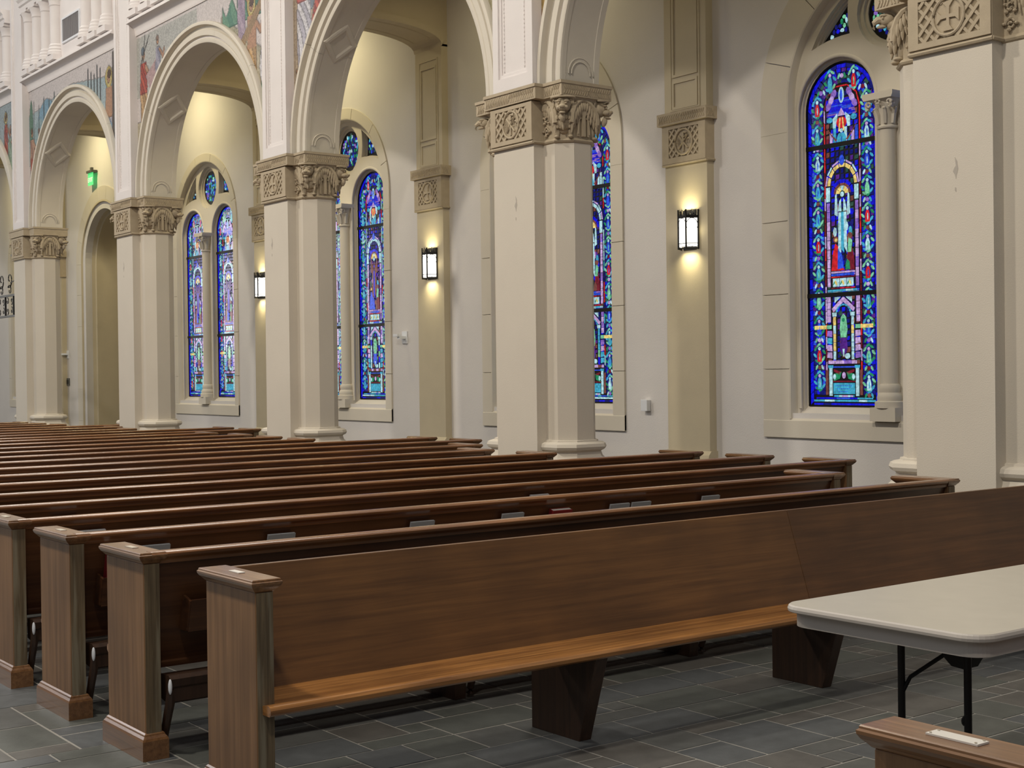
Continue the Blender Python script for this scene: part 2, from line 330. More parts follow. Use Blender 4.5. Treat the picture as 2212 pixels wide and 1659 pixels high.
def lancet_items(seed):
    """stained glass pieces of one lancet in local (a,z), a in -.41...41, z from 0; returns big pieces, small pieces, leads"""
    rg = random.Random(seed); Rr = .41; zs = 3.11; big = []; small = []
    hero = seed == 0
    def e(cx, cz, rx, ry, n=10, t=0): return [(cx+rx*cos(2*pi*i/n)*cos(t)-ry*sin(2*pi*i/n)*sin(t), cz+rx*cos(2*pi*i/n)*sin(t)+ry*sin(2*pi*i/n)*cos(t)) for i in range(n)]
    def P(pts, col, lay=2, bigp=None):
        xs = [p[0] for p in pts]; zz = [p[1] for p in pts]
        s = min(max(xs)-min(xs), max(zz)-min(zz))
        (big if (bigp if bigp is not None else s > .05 or max(max(xs)-min(xs), max(zz)-min(zz)) > .085 and s > .03) else small).append((pts, col, lay))
    def path(off, s):
        # point on the inward offset path running up the left side, round the head and down the right side
        r = Rr-off; L1 = zs-off; La = pi*r
        if s < L1: return (-r, off+s), (0, 1)
        if s < L1+La: a = pi-(s-L1)/r; return (r*cos(a), zs+r*sin(a)), (sin(a), -cos(a))
        return (r, zs-(s-L1-La)), (0, -1)
    def total(off): return 2*(zs-off)+pi*(Rr-off)
    # border of deep blue bricks
    def band(o0, o1, step, cols, lay=1, gap=.004):
        T = total(o0); n = int(T/step)
        for i in range(n):
            q = []
            for off, s in ((o0, i), (o0, i+1), (o1, i+1), (o1, i)):
                T2 = total(off); f = (s*1.0)/n
                g = gap/T2 if s == i else -gap/T2
                q.append(path(off, min(max((f+g), 0), 1)*T2)[0])
            P(q, rg.choice(cols), lay, False)
    band(.012, .046, .11, 'bbbbd'); band(.20, .212, .13, 'rrkkq' if hero else 'wcdwr')
    # ground of blue, green and dark pieces under the medallions
    T = total(.12); n = int(T/.052)
    for i in range(n):
        s = (i+.5)*T/n; (x, z), (tx, tz) = path(.12, s); nx_, nz_ = -tz, tx
        for k in (-1.5, -.5, .5, 1.5):
            cx, cz = x+nx_*k*.034, z+nz_*k*.034; a, b = .0155, .023
            q = [(cx+nx_*p*a+tx*w*b+rg.uniform(-.004, .004), cz+nz_*p*a+tz*w*b+rg.uniform(-.004, .004)) for p, w in ((-1, -1), (1, -1), (1, 1), (-1, 1))]
            P(q, rg.choice('bdddomdbv' if hero else 'bdddoddbdo'), 1, False)
    # medallions with standing figures and leafy rings
    n = int(T/.285); figc = ['m', 'c', 'r', 'w', 'm', 'c', 'w', 'm', 'r', 'l', 'c']
    for i in range(n):
        s = (i+.5)*T/n; (x, z), _ = path(.123, s)
        if z < .12: continue
        for k in range(8):
            t = 2*pi*k/8+.2; px, pz = x+.054*cos(t), z+.095*sin(t)
            P(e(px, pz, .013, .03, 7, t if k % 2 else t+.5), rg.choice('gclcgcl'), 3, False)
        fc = rg.choice(figc)
        P(e(x, z, .040, .088, 12), 'd', 2, False)
        P([(x-.012, z+.035), (x+.012, z+.035), (x+.024, z-.01), (x+.026, z-.085), (x-.024, z-.085), (x-.026, z-.01)], fc, 4, hero)
        P(e(x, z+.055, .015, .019, 8), 'w' if rg.random() < .7 else 'q', 5, False)
        P(e(x+.004, z-.03, .006, .04, 6), rg.choice('wlcm'), 6, False)
        s2 = (i+1)*T/n; (x2, z2), _ = path(.123, min(s2, T-.01))
        P(e(x2, z2, .02, .022, 8), rg.choice('pqkn'), 4, False)
        for sg in (-1, 1): P(e(x2+sg*.035, z2, .012, .03, 6, sg*.4), rg.choice('clgw'), 3, False)
    def rowb(z, h, x0, x1, cols, w=.05):
        x = x0
        while x < x1-.01:
            ww = min(w*rg.uniform(.7, 1.5), x1-x); P([(x+.002, z), (x+ww-.002, z), (x+ww-.002, z+h), (x+.002, z+h)], rg.choice(cols), 3); x += ww
    def rect(x0, x1, z0, z1, c, lay=3): P([(x0, z0), (x1, z0), (x1, z1), (x0, z1)], c, lay)
    w = .185
    zc = .47
    while zc < 3.25:
        for k in range(7):
            if k*.055-.165 > 3.3-zc and zc > 3.1: continue
            cx = -.165+k*.055; a = rg.uniform(.014, .022); b = rg.uniform(.02, .028)
            P([(cx-a, zc-b), (cx+a*.8, zc-b*.8), (cx+a, zc+b), (cx-a*.9, zc+b*.9)], rg.choice('dbdvodbnd' if hero else 'dddvondbd'), 1, False)
        zc += .06
    rowb(.012, .022, -.36, .36, 'bbd', .09); rowb(.05, .02, -.36, .36, 'wcwc', .09); rowb(.078, .016, -.33, .33, 'mbc', .07)
    rowb(.10, .018, -.12, .12, 'wqc', .03)
    # plaque panel with unreadable script, between short white columns
    rect(-.125, .125, .13, .245, 'c', 3)
    for k in range(3): 
        for j in range(9-k*2): rect(-.10+k*.02+j*.022, -.088+k*.02+j*.022, .212-k*.03, .220-k*.03, 'm', 4) if hero else None
    for sg in (-1, 1):
        rect(sg*.155-.018, sg*.155+.018, .11, .40, 'w'); P([(sg*.155-.026, .40), (sg*.155+.026, .40), (sg*.155+.03, .43), (sg*.155-.03, .43)], 'c', 4)
        rect(sg*.20-.014, sg*.20+.014, .12, .38, 'n', 3)
        for t in (0, 1, 2): P([(sg*.03, .36), (sg*.12, .39-t*.05), (sg*.12, .365-t*.05), (sg*.05, .33-t*.02)], 'kgg'[t], 3)
        P(e(sg*.11, .31, .018, .03, 8), 'w', 4)
    P(e(0, .325, .02, .035, 10), 'q', 5); rect(-.13, .13, .255, .268, 'k', 3); rect(-.13, .13, .405, .418, 'm', 3)
    rowb(.445, .035, -w, w, 'qpqn', .06)
    # niche with a praying figure
    for sg in (-1, 1):
        for k in range(5): P([(sg*.105-.014, .49+k*.09), (sg*.105+.014, .49+k*.09), (sg*.105+.014, .575+k*.09), (sg*.105-.014, .575+k*.09)], 'wlyw'[rg.randrange(4)] if hero else rg.choice('wclb'), 3)
        P([(sg*.105-.022, .94), (sg*.105+.022, .94), (sg*.105+.026, .98), (sg*.105-.026, .98)], 'w', 4)
        for k in range(6):
            z = .50+k*.075
            if z < .8: P([(sg*.135, z), (sg*.195, z+.01), (sg*.19, z+.068), (sg*.137, z+.066)], rg.choice('qpqc'), 3)
        P([(sg*.20, .81), (sg*.34, .81), (sg*.34, .85), (sg*.20, .85)], 'y', 6); P([(sg*.14, .81), (sg*.195, .81), (sg*.195, .85), (sg*.14, .85)], 'l', 6)
        for k in range(4): rect(sg*.17-.02, sg*.17+.02, .88+k*.07, .945+k*.07, rg.choice('qqp'), 3)
        P([(0, 1.135), (sg*.005, 1.14), (sg*.135, 1.02), (sg*.115, .985), (0, 1.09)], 'q', 4)
        P([(sg*.03, 1.14), (sg*.10, 1.14), (sg*.10, 1.08)], 'w', 5)
    for k in range(7):
        a0, a1 = pi*k/7+.05, pi*(k+1)/7-.05
        P([(.072*cos(a0), .98+.072*sin(a0)), (.072*cos(a1), .98+.072*sin(a1)), (.09*cos(a1), .98+.09*sin(a1)), (.09*cos(a0), .98+.09*sin(a0))], 'c', 4, False)
    for k in range(8): P(e(rg.uniform(-.05, .05), rg.uniform(.52, 1.0), .026, .03, 6), rg.choice('noog'), 2, False)
    P([(-.045, .80), (-.03, .72), (.03, .72), (.045, .80), (.03, .93), (0, .965), (-.03, .93)], 'l', 4); P([(-.035, .715), (.035, .715), (.045, .60), (.02, .54), (-.02, .54), (-.045, .60)], 'v' if hero else rg.choice('vnkm'), 4)
    P(e(0, .90, .017, .022), 'g', 5); P([(-.012, .60), (.012, .60), (.006, .52), (-.006, .52)], 'w', 5); P(e(.045, .525, .03, .03), 'w', 5)
    # above the lower bar
    rowb(1.175, .02, -w, w, 'cmcw', .06); rowb(1.20, .02, -w, w, 'cwm', .06); rowb(1.228, .012, -.14, .14, 'rk', .07)
    for k in (-1, 0, 1):
        P([(k*.082-.037, 1.25), (k*.082+.037, 1.25), (k*.082+.037, 1.335), (k*.082-.037, 1.335)], 'w', 3)
        P(e(k*.082, 1.29, .012, .03, 6, .4), 'y', 5, False); P(e(k*.082-.02, 1.29, .006, .03, 6, -.5), 'g', 5, False)
    rowb(1.343, .012, -.14, .14, 'rk', .07); rowb(1.362, .022, -.14, .14, 'mpm', .05); rowb(1.39, .018, -.14, .14, 'pqm', .06)
    for sg in (-1, 1):
        for k in range(9): rect(sg*.165-.017, sg*.165+.017, 1.25+k*.098, 1.342+k*.098, rg.choice('qqpq'), 3)
    fr = 'r' if hero else rg.choice('rmnk'); fg = 'g' if hero else rg.choice('gvmn')
    for k in range(16): P(e(rg.uniform(-.12, .12), rg.uniform(1.45, 2.1), .028, .035, 6), rg.choice('ddvnbo'), 2, False)
    P([(-.135, 1.415), (.02, 1.415), (-.03, 1.50), (-.05, 1.66), (-.085, 1.70), (-.115, 1.60)], fr, 4); P([(-.06, 1.43), (.01, 1.44), (-.01, 1.58), (-.055, 1.65)], 'm', 5)
    P([(.03, 1.415), (.135, 1.415), (.13, 1.55), (.10, 1.68), (.06, 1.66), (.05, 1.50)], 'k', 4); P([(.03, 1.42), (.085, 1.42), (.08, 1.50), (.05, 1.53), (.035, 1.48)], fg, 5)
    P([(.055, 1.60), (.10, 1.60), (.11, 1.72), (.07, 1.76)], 'l', 5)
    P(e(-.08, 1.74, .03, .034), 'n', 5); P(e(.085, 1.77, .03, .034), 'n', 5); P(e(-.075, 1.735, .016, .018), 'y', 6)
    # the tall central figure
    fcen = 'w' if hero else rg.choice('nvdwk')
    for k, (a, b) in enumerate(((-.05, -.018), (-.016, .016), (.018, .05))):
        P([(a, 1.62+.02*k), (b, 1.60), (b*.9, 2.02), (a*.9, 2.02)], fcen if k != 1 else ('c' if hero else 'b'), 5)
    P([(-.05, 2.03), (-.012, 2.03), (-.014, 2.16), (-.032, 2.14)], fcen, 5); P([(.05, 2.03), (.012, 2.03), (.014, 2.16), (.032, 2.14)], fcen, 5)
    for sg in (-1, 1): P([(sg*.055, 1.98), (sg*.09, 2.0), (sg*.082, 2.20), (sg*.066, 2.22), (sg*.058, 2.12)], fcen, 5)
    P(e(0, 2.205, .022, .028), 'w', 6)
    for k in range(5):
        a0, a1 = pi*k/5+.04, pi*(k+1)/5-.04
        for r0, r1, cc in ((.032, .075, 'y' if hero else 'y'), (.08, .10, 'n'), (.105, .135, 'b')):
            P([(r0*cos(a0), 2.21+r0*sin(a0)*1.1), (r0*cos(a1), 2.21+r0*sin(a1)*1.1), (r1*cos(a1), 2.21+r1*sin(a1)*1.15), (r1*cos(a0), 2.21+r1*sin(a0)*1.15)], cc if not(cc == 'y' and k == 2) else 'w', 4)
    for k in range(7):
        a0, a1 = pi*k/7+.03, pi*(k+1)/7-.03
        for r0, r1, cc in ((.142, .172, 'y' if hero else 'w'), (.182, .196, 'w' if k % 2 else 'q')):
            P([(r0*cos(a0), 2.30+r0*sin(a0)*1.35), (r0*cos(a1), 2.30+r0*sin(a1)*1.35), (r1*cos(a1), 2.30+r1*sin(a1)*1.35), (r1*cos(a0), 2.30+r1*sin(a0)*1.35)], cc, 4)
    for sg in (-1, 1): P([(sg*.142, 2.14), (sg*.188, 2.14), (sg*.188, 2.29), (sg*.142, 2.29)], 'w', 6)
    for k in range(5): P(e(-.09+k*.045, 1.92-.05*abs(k-2), .022, .05, 7), rg.choice('cwoq'), 3, False)
    P(e(0, 2.56, .03, .055), 'm', 7)
    # above the upper bar: winged figure, gable, clouds
    for k in range(9): rect(-.18+k*.042, -.15+k*.042, 2.70, 2.80+.05*((k*7) % 3), rg.choice('qcwmk'), 3)
    P([(-.05, 2.70), (.05, 2.70), (.055, 2.79), (.03, 2.84), (-.03, 2.84), (-.055, 2.79)], 'c', 5); rect(-.004, .004, 2.72, 2.80, 'm', 6)
    for sg in (-1, 1):
        P([(sg*.05, 2.77), (sg*.11, 2.83), (sg*.185, 2.94), (sg*.13, 2.84), (sg*.07, 2.76)], 'n', 6)
        P([(sg*.07, 2.90), (sg*.10, 2.90), (sg*.10, 3.0), (sg*.045, 3.05), (sg*.05, 3.0)], 'w', 5)
        P([(sg*.02, 2.86), (sg*.035, 2.86), (sg*.02, 3.0), (sg*.008, 3.0)], 'y', 7)
        P(e(sg*.14, 2.99, .035, .03), 'c', 3)
        for k in range(3): P(e(sg*(.09+.03*k), 3.24-.055*k, .03, .045, 8, sg*.5), 'pqp'[k], 4)
    P(e(0, 2.865, .018, .022), 'w', 7)
    P(e(0, 2.95, .06, .06, 12), 'r', 4); P([(-.045, 3.02), (.045, 3.02), (0, 3.10)], 'q', 6)
    for k in range(10): rowb(3.02+.017*k, .014, -.17+.006*k, .17-.006*k, 'bbpm', .11)
    P(e(0, 3.22, .032, .075, 12), 'w', 5); P(e(0, 3.22, .016, .055, 10), 'm', 6)
    def tf(p): return (p[0]*1.098, p[1]*3.038/3.11 if p[1] < 3.11 else 3.038+(p[1]-3.11)*1.098)
    return [([tf(p) for p in a], b, c) for a, b, c in big], [([tf(p) for p in a], b, c) for a, b, c in small]
def random_glass(test, x0, x1, z0, z1, seed):
    rg = random.Random(seed); out = []; s = .05; z = z0; row = 0
    while z < z1:
        x = x0+(s/2 if row % 2 else 0)
        while x < x1:
            cx, cz = x+rg.uniform(-.006, .006), z+rg.uniform(-.006, .006); n = rg.choice((5, 6, 7)); t0 = rg.uniform(0, 2)
            ax = rg.uniform(.7, 1.15); q = [(cx+.024*ax*rg.uniform(.8, 1.1)*cos(t0+2*pi*i/n), cz+.024/ax*rg.uniform(.85, 1.15)*sin(t0+2*pi*i/n)) for i in range(n)]
            if all(test(*p) for p in q): out.append((q, rg.choice('dogoccwmbdpdlod'), 1))
            x += s
        z += s*.88; row += 1
    return out
LANCETS = {}
keys = list(GC)
def glass_geom(items, thick=.0035):
    mb = MB()
    for pts, col, lay in items:
        y1 = -.0012*lay; mb.prism(pts, 'Y', y1, y1+thick, keys.index(col))
    return mb
def glass_outline(hw, zs, z0=0, n=20): return arch_path(hw, z0, zs, n)
def lancet(parent, cx, y, z0, seed, detailed):
    bk = MB().prism(glass_outline(.458, 3.038), 'Y', .004, .02); bk.build('leading', M['lead'], parent, loc=(cx, y, z0))
    if seed not in LANCETS:
        big, small = lancet_items(seed); LANCETS[seed] = (big, small)
    big, small = LANCETS[seed]
    if detailed:
        for pts, col, lay in big[:260]:
            c0 = pts[0]; mb = MB(); y1 = -.0012*lay; mb.prism(pts, 'Y', y1, y1+.0035); mb.build('pane', GM[col], parent, loc=(cx, y, z0))
        rest = small+big[260:]
    else: rest = small+big
    o = glass_geom(rest).build('small_panes', [GM[k] for k in keys], parent, loc=(cx, y, z0)); o['kind'] = 'stuff'
    for z in (1.14, 2.66):
        MB().box(-.45, .45, -.028, .0, z-.022, z+.022).build('bar', M['black'], parent, loc=(cx, y, z0))
    if detailed or True:
        mb = MB(); sweep_arch(mb, 0, 3.038, [(.46, -.012), (.442, -.012), (.442, .005)], z0=0, n=20); mb.box(-.45, .45, -.012, .005, 0, .014)
        mb.build('glazing_edge', M['black'], parent, loc=(cx, y, z0))
def window(idx, c, ro):
    w = struct('window_%d' % idx, (c, 0, 0))
    w['label'] = 'stained glass window'
    # blocks of the flat outer band
    yb, ya = YW+.01, YW-.025
    z = .945; ri = 1.235; g = .003
    hs = [.945, 1.66, 2.44, 3.2, 3.96, ZS]
    for sg in (-1, 1):
        for a, b in zip(hs[:-1], hs[1:]):
            if b-a < .5 and b == ZS: continue
            bb = b if b < 3.9 else ZS
            xs = sorted((sg*ri, sg*ro)); MB().box(xs[0], xs[1], ya, yb, a+g, bb-g if bb < 3.9 else 4.12-g).build('stone_block', M['stone'], w, bevel=.003)
    a0 = -.24
    n = 7; A0 = -.20; A1 = pi+.20
    for k in range(n):
        t0 = A0+(A1-A0)*k/n; t1 = A0+(A1-A0)*(k+1)/n; lo = []; hi = []
        for i in range(9):
            t = t0+.003+(t1-t0-.006)*i/8
            if t < 0: p = lambda r, t=t: (r, ZS+t*1.235*1.2)
            elif t > pi: p = lambda r, t=t: (-r, ZS-(t-pi)*1.235*1.2)
            else: p = lambda r, t=t: (r*cos(t), ZS+r*sin(t))
            lo.append(p(ri)); hi.append(p(ro))
        mb = MB(); vs = [(x, ya, z) for x, z in lo]+[(x, ya, z) for x, z in hi]+[(x, yb, z) for x, z in lo]+[(x, yb, z) for x, z in hi]
        fs = []
        for i in range(8): fs += [(i, i+1, 10+i, 9+i), (18+i, 27+i, 28+i, 19+i), (i, 18+i, 19+i, i+1), (9+i, 10+i, 28+i, 27+i)]
        fs += [(0, 9, 27, 18), (8, 26, 35, 17)]
        mb.add(vs, fs); mb.build('stone_block', M['stone'], w, bevel=.003)
    # stepped reveal
    mb = MB(); sweep_arch(mb, 0, ZS, [(1.24, YW-.024), (1.225, YW-.02), (1.21, YW+.03), (1.205, YW+.065), (1.175, YW+.07), (1.165, YW+.10)], z0=1.14, n=40)
    mb.build('reveal', M['stone'], w, smooth=True)
    # tracery plates
    def holes(rl, ro2, tri):
        h = [arch_path(rl, 1.20, 4.31, 20, s*.665) for s in (-1, 1)]
        h.append([(ro2*cos(2*pi*i/32), 5.17+ro2*sin(2*pi*i/32)) for i in range(32)])
        for s in (-1, 1):
            T = [(.50, 5.02), (.92, 4.95), (.50, 5.38)]; cx, cz = .62, 5.11
            pts = []
            for (ax, az), (bx, bz), bul in ((T[0], T[1], -.02), (T[1], T[2], .045), (T[2], T[0], -.02)):
                for i in range(5):
                    f = i/5; x = ax+(bx-ax)*f; zz = az+(bz-az)*f; k = 4*f*(1-f)*bul; nx_, nz_ = (bz-az), -(bx-ax); L = sqrt(nx_*nx_+nz_*nz_)
                    x += nx_/L*k; zz += nz_/L*k; pts.append((cx+(x-cx)*tri, cz+(zz-cz)*tri))
            h.append([(s*x, zz) for x, zz in pts])
        return h
    out = arch_path(1.21, 1.12, ZS, 32)
    mb = MB(); mb.plate([out]+holes(.505, .385, 1.18), 'Y', YW+.065, YW+.115); mb.plate([out]+holes(.478, .345, 1.06), 'Y', YW+.115, YW+.145); mb.plate([out]+holes(.452, .312, .96), 'Y', YW+.145, YW+.20)
    mb.build('tracery', M['stone'], w)
    for s in (-1, 1):
        mb = MB(); pr = []
        for i in range(7): t = pi*i/6; pr.append((.505+.02*cos(t), YW+.066-.012*sin(t)))
        sweep_arch(mb, s*.665, 4.31, pr, z0=1.25, n=28); mb.build('moulding', M['stone'], w, smooth=True)
    # sloping sill
    mb = MB(); mb.prism([(YW-.03, .945), (YW-.03, 1.125), (YW-.015, 1.135), (YW+.16, 1.272), (YW+.21, 1.272), (YW+.21, .945)], 'X', -ro, ro)
    mb.build('sill', M['stone'], w, bevel=.004)
    # colonnette between the lancets
    yc = YW+.035
    col = MB().lathe([(.088, 1.5), (.084, 4.0)], 0, yc, 20).build('colonnette', M['stone'], w, smooth=True)
    mb = MB(); mb.lathe([(.15, 1.27), (.15, 1.33), (.125, 1.34), (.13, 1.37), (.122, 1.40), (.105, 1.42), (.11, 1.45), (.112, 1.48), (.10, 1.50), (.088, 1.505)], 0, yc, 20)
    mb.box(-.15, .15, yc-.13, yc+.12, 1.14, 1.275); mb.build('base', M['stone'], col, smooth=True)
    mb = MB(); mb.lathe([(.10, 3.975), (.105, 3.99), (.098, 4.0), (.088, 4.01), (.095, 4.10), (.12, 4.2), (.15, 4.26)], 0, yc, 20)
    mb.prism([(-.165, 4.25), (.165, 4.25), (.18, 4.28), (.18, 4.315), (-.18, 4.315), (-.18, 4.28)], 'Y', yc-.165, yc+.13)
    for k in range(8):
        t = 2*pi*k/8+.39; d = Vector((cos(t), sin(t), 0))
        mb.tube([Vector((0, yc, 4.02))+d*.095, Vector((0, yc, 4.11))+d*.112, Vector((0, yc, 4.17))+d*.14, Vector((0, yc, 4.155))+d*.155], [.02, .024, .018, .008], 5)
    for sx in (-1, 1):
        for d2 in (0, 1):
            pl = ((sx, 0, 0), (0, 0, 1)) if d2 == 0 else ((0, -1, 0), (0, 0, 1))
            cc = (sx*.12, yc-.14, 4.205) if d2 == 0 else (sx*.14, yc-.11, 4.205)
            mb.tube(spiral(cc, .042, .008, -1.6, 6.0, pl), .011, 5)
    for k in range(6): mb.ell((0+.022*cos(k*pi/3), yc-.155, 4.225+.022*sin(k*pi/3)), (.012, .012, .012), None, 6, 4)
    mb.build('capital', M['stone'], col, smooth=True)
    # glass
    det = idx == 1
    for s in (-1, 1): lancet(w, s*.665, YW+.155, 1.272, 0 if idx == 1 and s == -1 else idx*2+(s+1)//2, det and s == -1)
    y = YW+.155
    tests = [((lambda x, z: x*x+(z-5.17)**2 < .285**2), -.3, .3, 4.86, 5.48)]
    for s in (-1, 1):
        def inside(x, z, s=s):
            x *= s; return x > .52 and z > 5.03-.06*(x-.5) and (x-.5)/.42+(z-5.0)/.36 < 1.0
        tests.append((inside, *sorted((s*.5, s*.92)), 4.95, 5.38))
    it = []
    for q, (t, a, b, c0, c1) in enumerate(tests): it += random_glass(t, a, b, c0, c1, idx*10+q)
    o = glass_geom(it).build('small_panes', [GM[k] for k in keys], w, loc=(0, y, 0)); o['kind'] = 'stuff'
    mb = MB(); mb.prism([(.32*cos(2*pi*i/24), 5.17+.32*sin(2*pi*i/24)) for i in range(24)], 'Y', y+.004, y+.02)
    for s in (-1, 1): mb.prism([(s*.48, 4.99), (s*.95, 4.93), (s*.48, 5.41)], 'Y', y+.004, y+.02)
    mb.build('leading', M['lead'], w)
    return w
wl = {1: 'tall double stained glass window beside the large near pillar', 2: 'stained glass window half hidden behind the second pillar', 3: 'stained glass window behind the third pillar with round light above',
      4: 'stained glass window fourth from the right, seen through the third arch', 5: 'pale window beyond the doorway at the far left behind iron gate'}
for i, (c_, ro_) in enumerate(WIN):
    window(i+1, c_, ro_)['label'] = wl[i+1]

# ---------------------------------------------------------------- doorway and room beyond
def doorway():
    d = struct('door_1', (DOORC, 0, 0)); d['label'] = 'deep round-arched doorway left of the fourth pillar'
    n = 9
    for k in range(n):
        t0 = pi*k/n; t1 = pi*(k+1)/n; mb = MB(); vs = []
        for i in range(7):
            t = t0+.002+(t1-t0-.004)*i/6
            for r in (1.30, 1.60):
                for y in (YW-.03, YW+.01): vs.append((r*cos(t), y, DZ+r*sin(t)))
        fs = []
        for i in range(6):
            a = i*4; fs += [(a, a+4, a+6, a+2), (a+1, a+3, a+7, a+5), (a, a+1, a+5, a+4), (a+2, a+6, a+7, a+3)]
        fs += [(0, 2, 3, 1), (24, 25, 27, 26)]
        mb.add(vs, fs); mb.build('stone_block', M['stone'], d)
    for sg in (-1, 1):
        for a, b in ((.0, .7), (.7, 1.4), (1.4, 2.1), (2.1, 2.8), (2.8, 3.5), (3.5, DZ)):
            xs = sorted((sg*1.30, sg*1.60)); MB().box(xs[0], xs[1], YW-.03, YW+.01, a+.002, b-.002).build('stone_block', M['stone'], d)
    pr = [(1.31, YW-.03), (1.27, YW-.035), (1.25, YW+.02), (1.24, YW+.08), (1.19, YW+.085), (1.18, YW+.13), (1.16, YW+.14), (1.12, YW+.15), (1.10, YW+.22), (1.05, YW+.23), (1.05, YW+.75), (1.12, YW+.75)]
    mb = MB(); sweep_arch(mb, 0, DZ, pr, z0=0, n=40); mb.build('reveal', M['tancol'], d, smooth=True)
    # passage beyond
    mb = MB(); X0, X1, Y1 = -31.9, -24.5, 14.0
    mb.box(X0, X1, Y1, Y1+.1, 0, 6.2); mb.box(X0-.1, X0, 11.42, Y1, 0, 6.2); mb.box(X1, X1+.1, 11.42, Y1, 0, 6.2); mb.box(X0, X1, 11.42, Y1, 6.2, 6.3)
    struct('wall_passage', me=mb.mesh('wall_passage', M['tancol']))
doorway()
point('passage_lamp', (-29.6, 12.6, 5.6), 60, (1, .88, .55), .3)

# ---------------------------------------------------------------- carved ornament helpers (local: face plane XZ looking to -Y, centre 0)
def medallion(mb, cx, cz, y, hw, hh, kind):
    """basket-weave field with a ring and an emblem; built on plane y, relief towards -Y"""
    n = 11; st = 2*hw/n; m_ = int(round(2*hh/st)); sz = 2*hh/m_
    for i in range(n):
        for j in range(m_):
            x = cx-hw+(i+.5)*st; z = cz-hh+(j+.5)*sz
            if (x-cx)**2+(z-cz)**2 < (hh*.86)**2: continue
            sg = 1 if (i+j) % 2 else -1
            w_ = st*(.27 if sg > 0 else .24); L_ = .5 if sg > 0 else .40; yy_ = y-(.014 if sg > 0 else .010)
            dx, dz = st*L_, sg*sz*L_; nx_, nz_ = -dz/sqrt(dx*dx+dz*dz)*w_, dx/sqrt(dx*dx+dz*dz)*w_
            mb.prism([(x-dx-nx_, z-dz-nz_), (x-dx+nx_, z-dz+nz_), (x+dx+nx_, z+dz+nz_), (x+dx-nx_, z+dz-nz_)], 'Y', yy_, y)
    r = hh*.9
    mb.tube([(cx+r*cos(2*pi*i/28)*.96, y-.014, cz+r*sin(2*pi*i/28)) for i in range(29)], .012, 6, cap=False)
    mb.prism([(cx+r*cos(2*pi*i/24)*.9, cz+r*sin(2*pi*i/24)*.98) for i in range(24)], 'Y', y-.007, y+.002)
    yy = y-.021
    if kind == 'cross':
        P_ = []
        for t in range(4):
            a = t*pi/2; d = (cos(a), sin(a)); e_ = (-d[1], d[0])
            for u, v in ((.012, -.012), (r*.5, -.015), (r*.76, -.046), (r*.76, .046), (r*.5, .015)): P_.append((cx+(d[0]*u+e_[0]*v)*.9, cz+d[1]*u+e_[1]*v))
        mb.plate([P_], 'Y', yy, y-.004)
    else:
        mb.box(cx-.01, cx+.01, yy, y-.004, cz-r*.78, cz+r*.78)
        for sg in (-1, 1): mb.tube([(cx-sg*r*.5, yy+.003, cz-r*.55), (cx+sg*r*.5, yy+.003, cz+r*.5)], .010, 4)
        mb.tube([(cx, yy+.002, cz+r*.72), (cx+.05, yy+.002, cz+r*.66), (cx+.055, yy+.002, cz+r*.45), (cx, yy+.002, cz+r*.32)], .008, 4)
        mb.tube(spiral((cx+r*.55, yy+.002, cz+.0), .03, .03, -.9, 4.0, ((1, 0, 0), (0, 0, 1)), 10), .006, 4)
        mb.tube([(cx-r*.68, yy+.002, cz-.035), (cx-r*.55, yy+.002, cz+.04), (cx-r*.42, yy+.002, cz-.035)], .006, 4); mb.tube([(cx-r*.64, yy+.002, cz-.01), (cx-r*.46, yy+.002, cz-.01)], .005, 4)
def chevrons(mb, p0, p1, nrm, z0, z1, step=.028):
    """herringbone bars along the segment p0-p1 on a vertical face with outward normal nrm"""
    p0 = Vector((*p0, 0)); p1 = Vector((*p1, 0)); L = (p1-p0).length; d = (p1-p0)/L; nn = Vector((*nrm, 0)); zm = (z0+z1)/2
    k = 0; s = .02
    while s < L-.03:
        sg = 1 if s < L/2 else -1
        for za, zb in ((z0+.012, zm-.003), (zm+.003, z1-.012)):
            up = za < zm; a = s if (up == (sg > 0)) else s+.018; b = s+.018 if (up == (sg > 0)) else s
            c0 = p0+d*a+nn*.003; c1 = p0+d*b+nn*.003
            w = d*.0045
            vs = [c0-w+Vector((0, 0, za)), c0+w+Vector((0, 0, za)), c1+w+Vector((0, 0, zb)), c1-w+Vector((0, 0, zb))]
            vs2 = [v-nn*.008 for v in vs]; vs = [v+nn*.004 for v in vs]
            mb.add(vs+vs2, [(0, 1, 2, 3), (0, 4, 5, 1), (1, 5, 6, 2), (2, 6, 7, 3), (3, 7, 4, 0)])
        s += step
def rotz(a): return Matrix.Rotation(a, 3, 'Z')
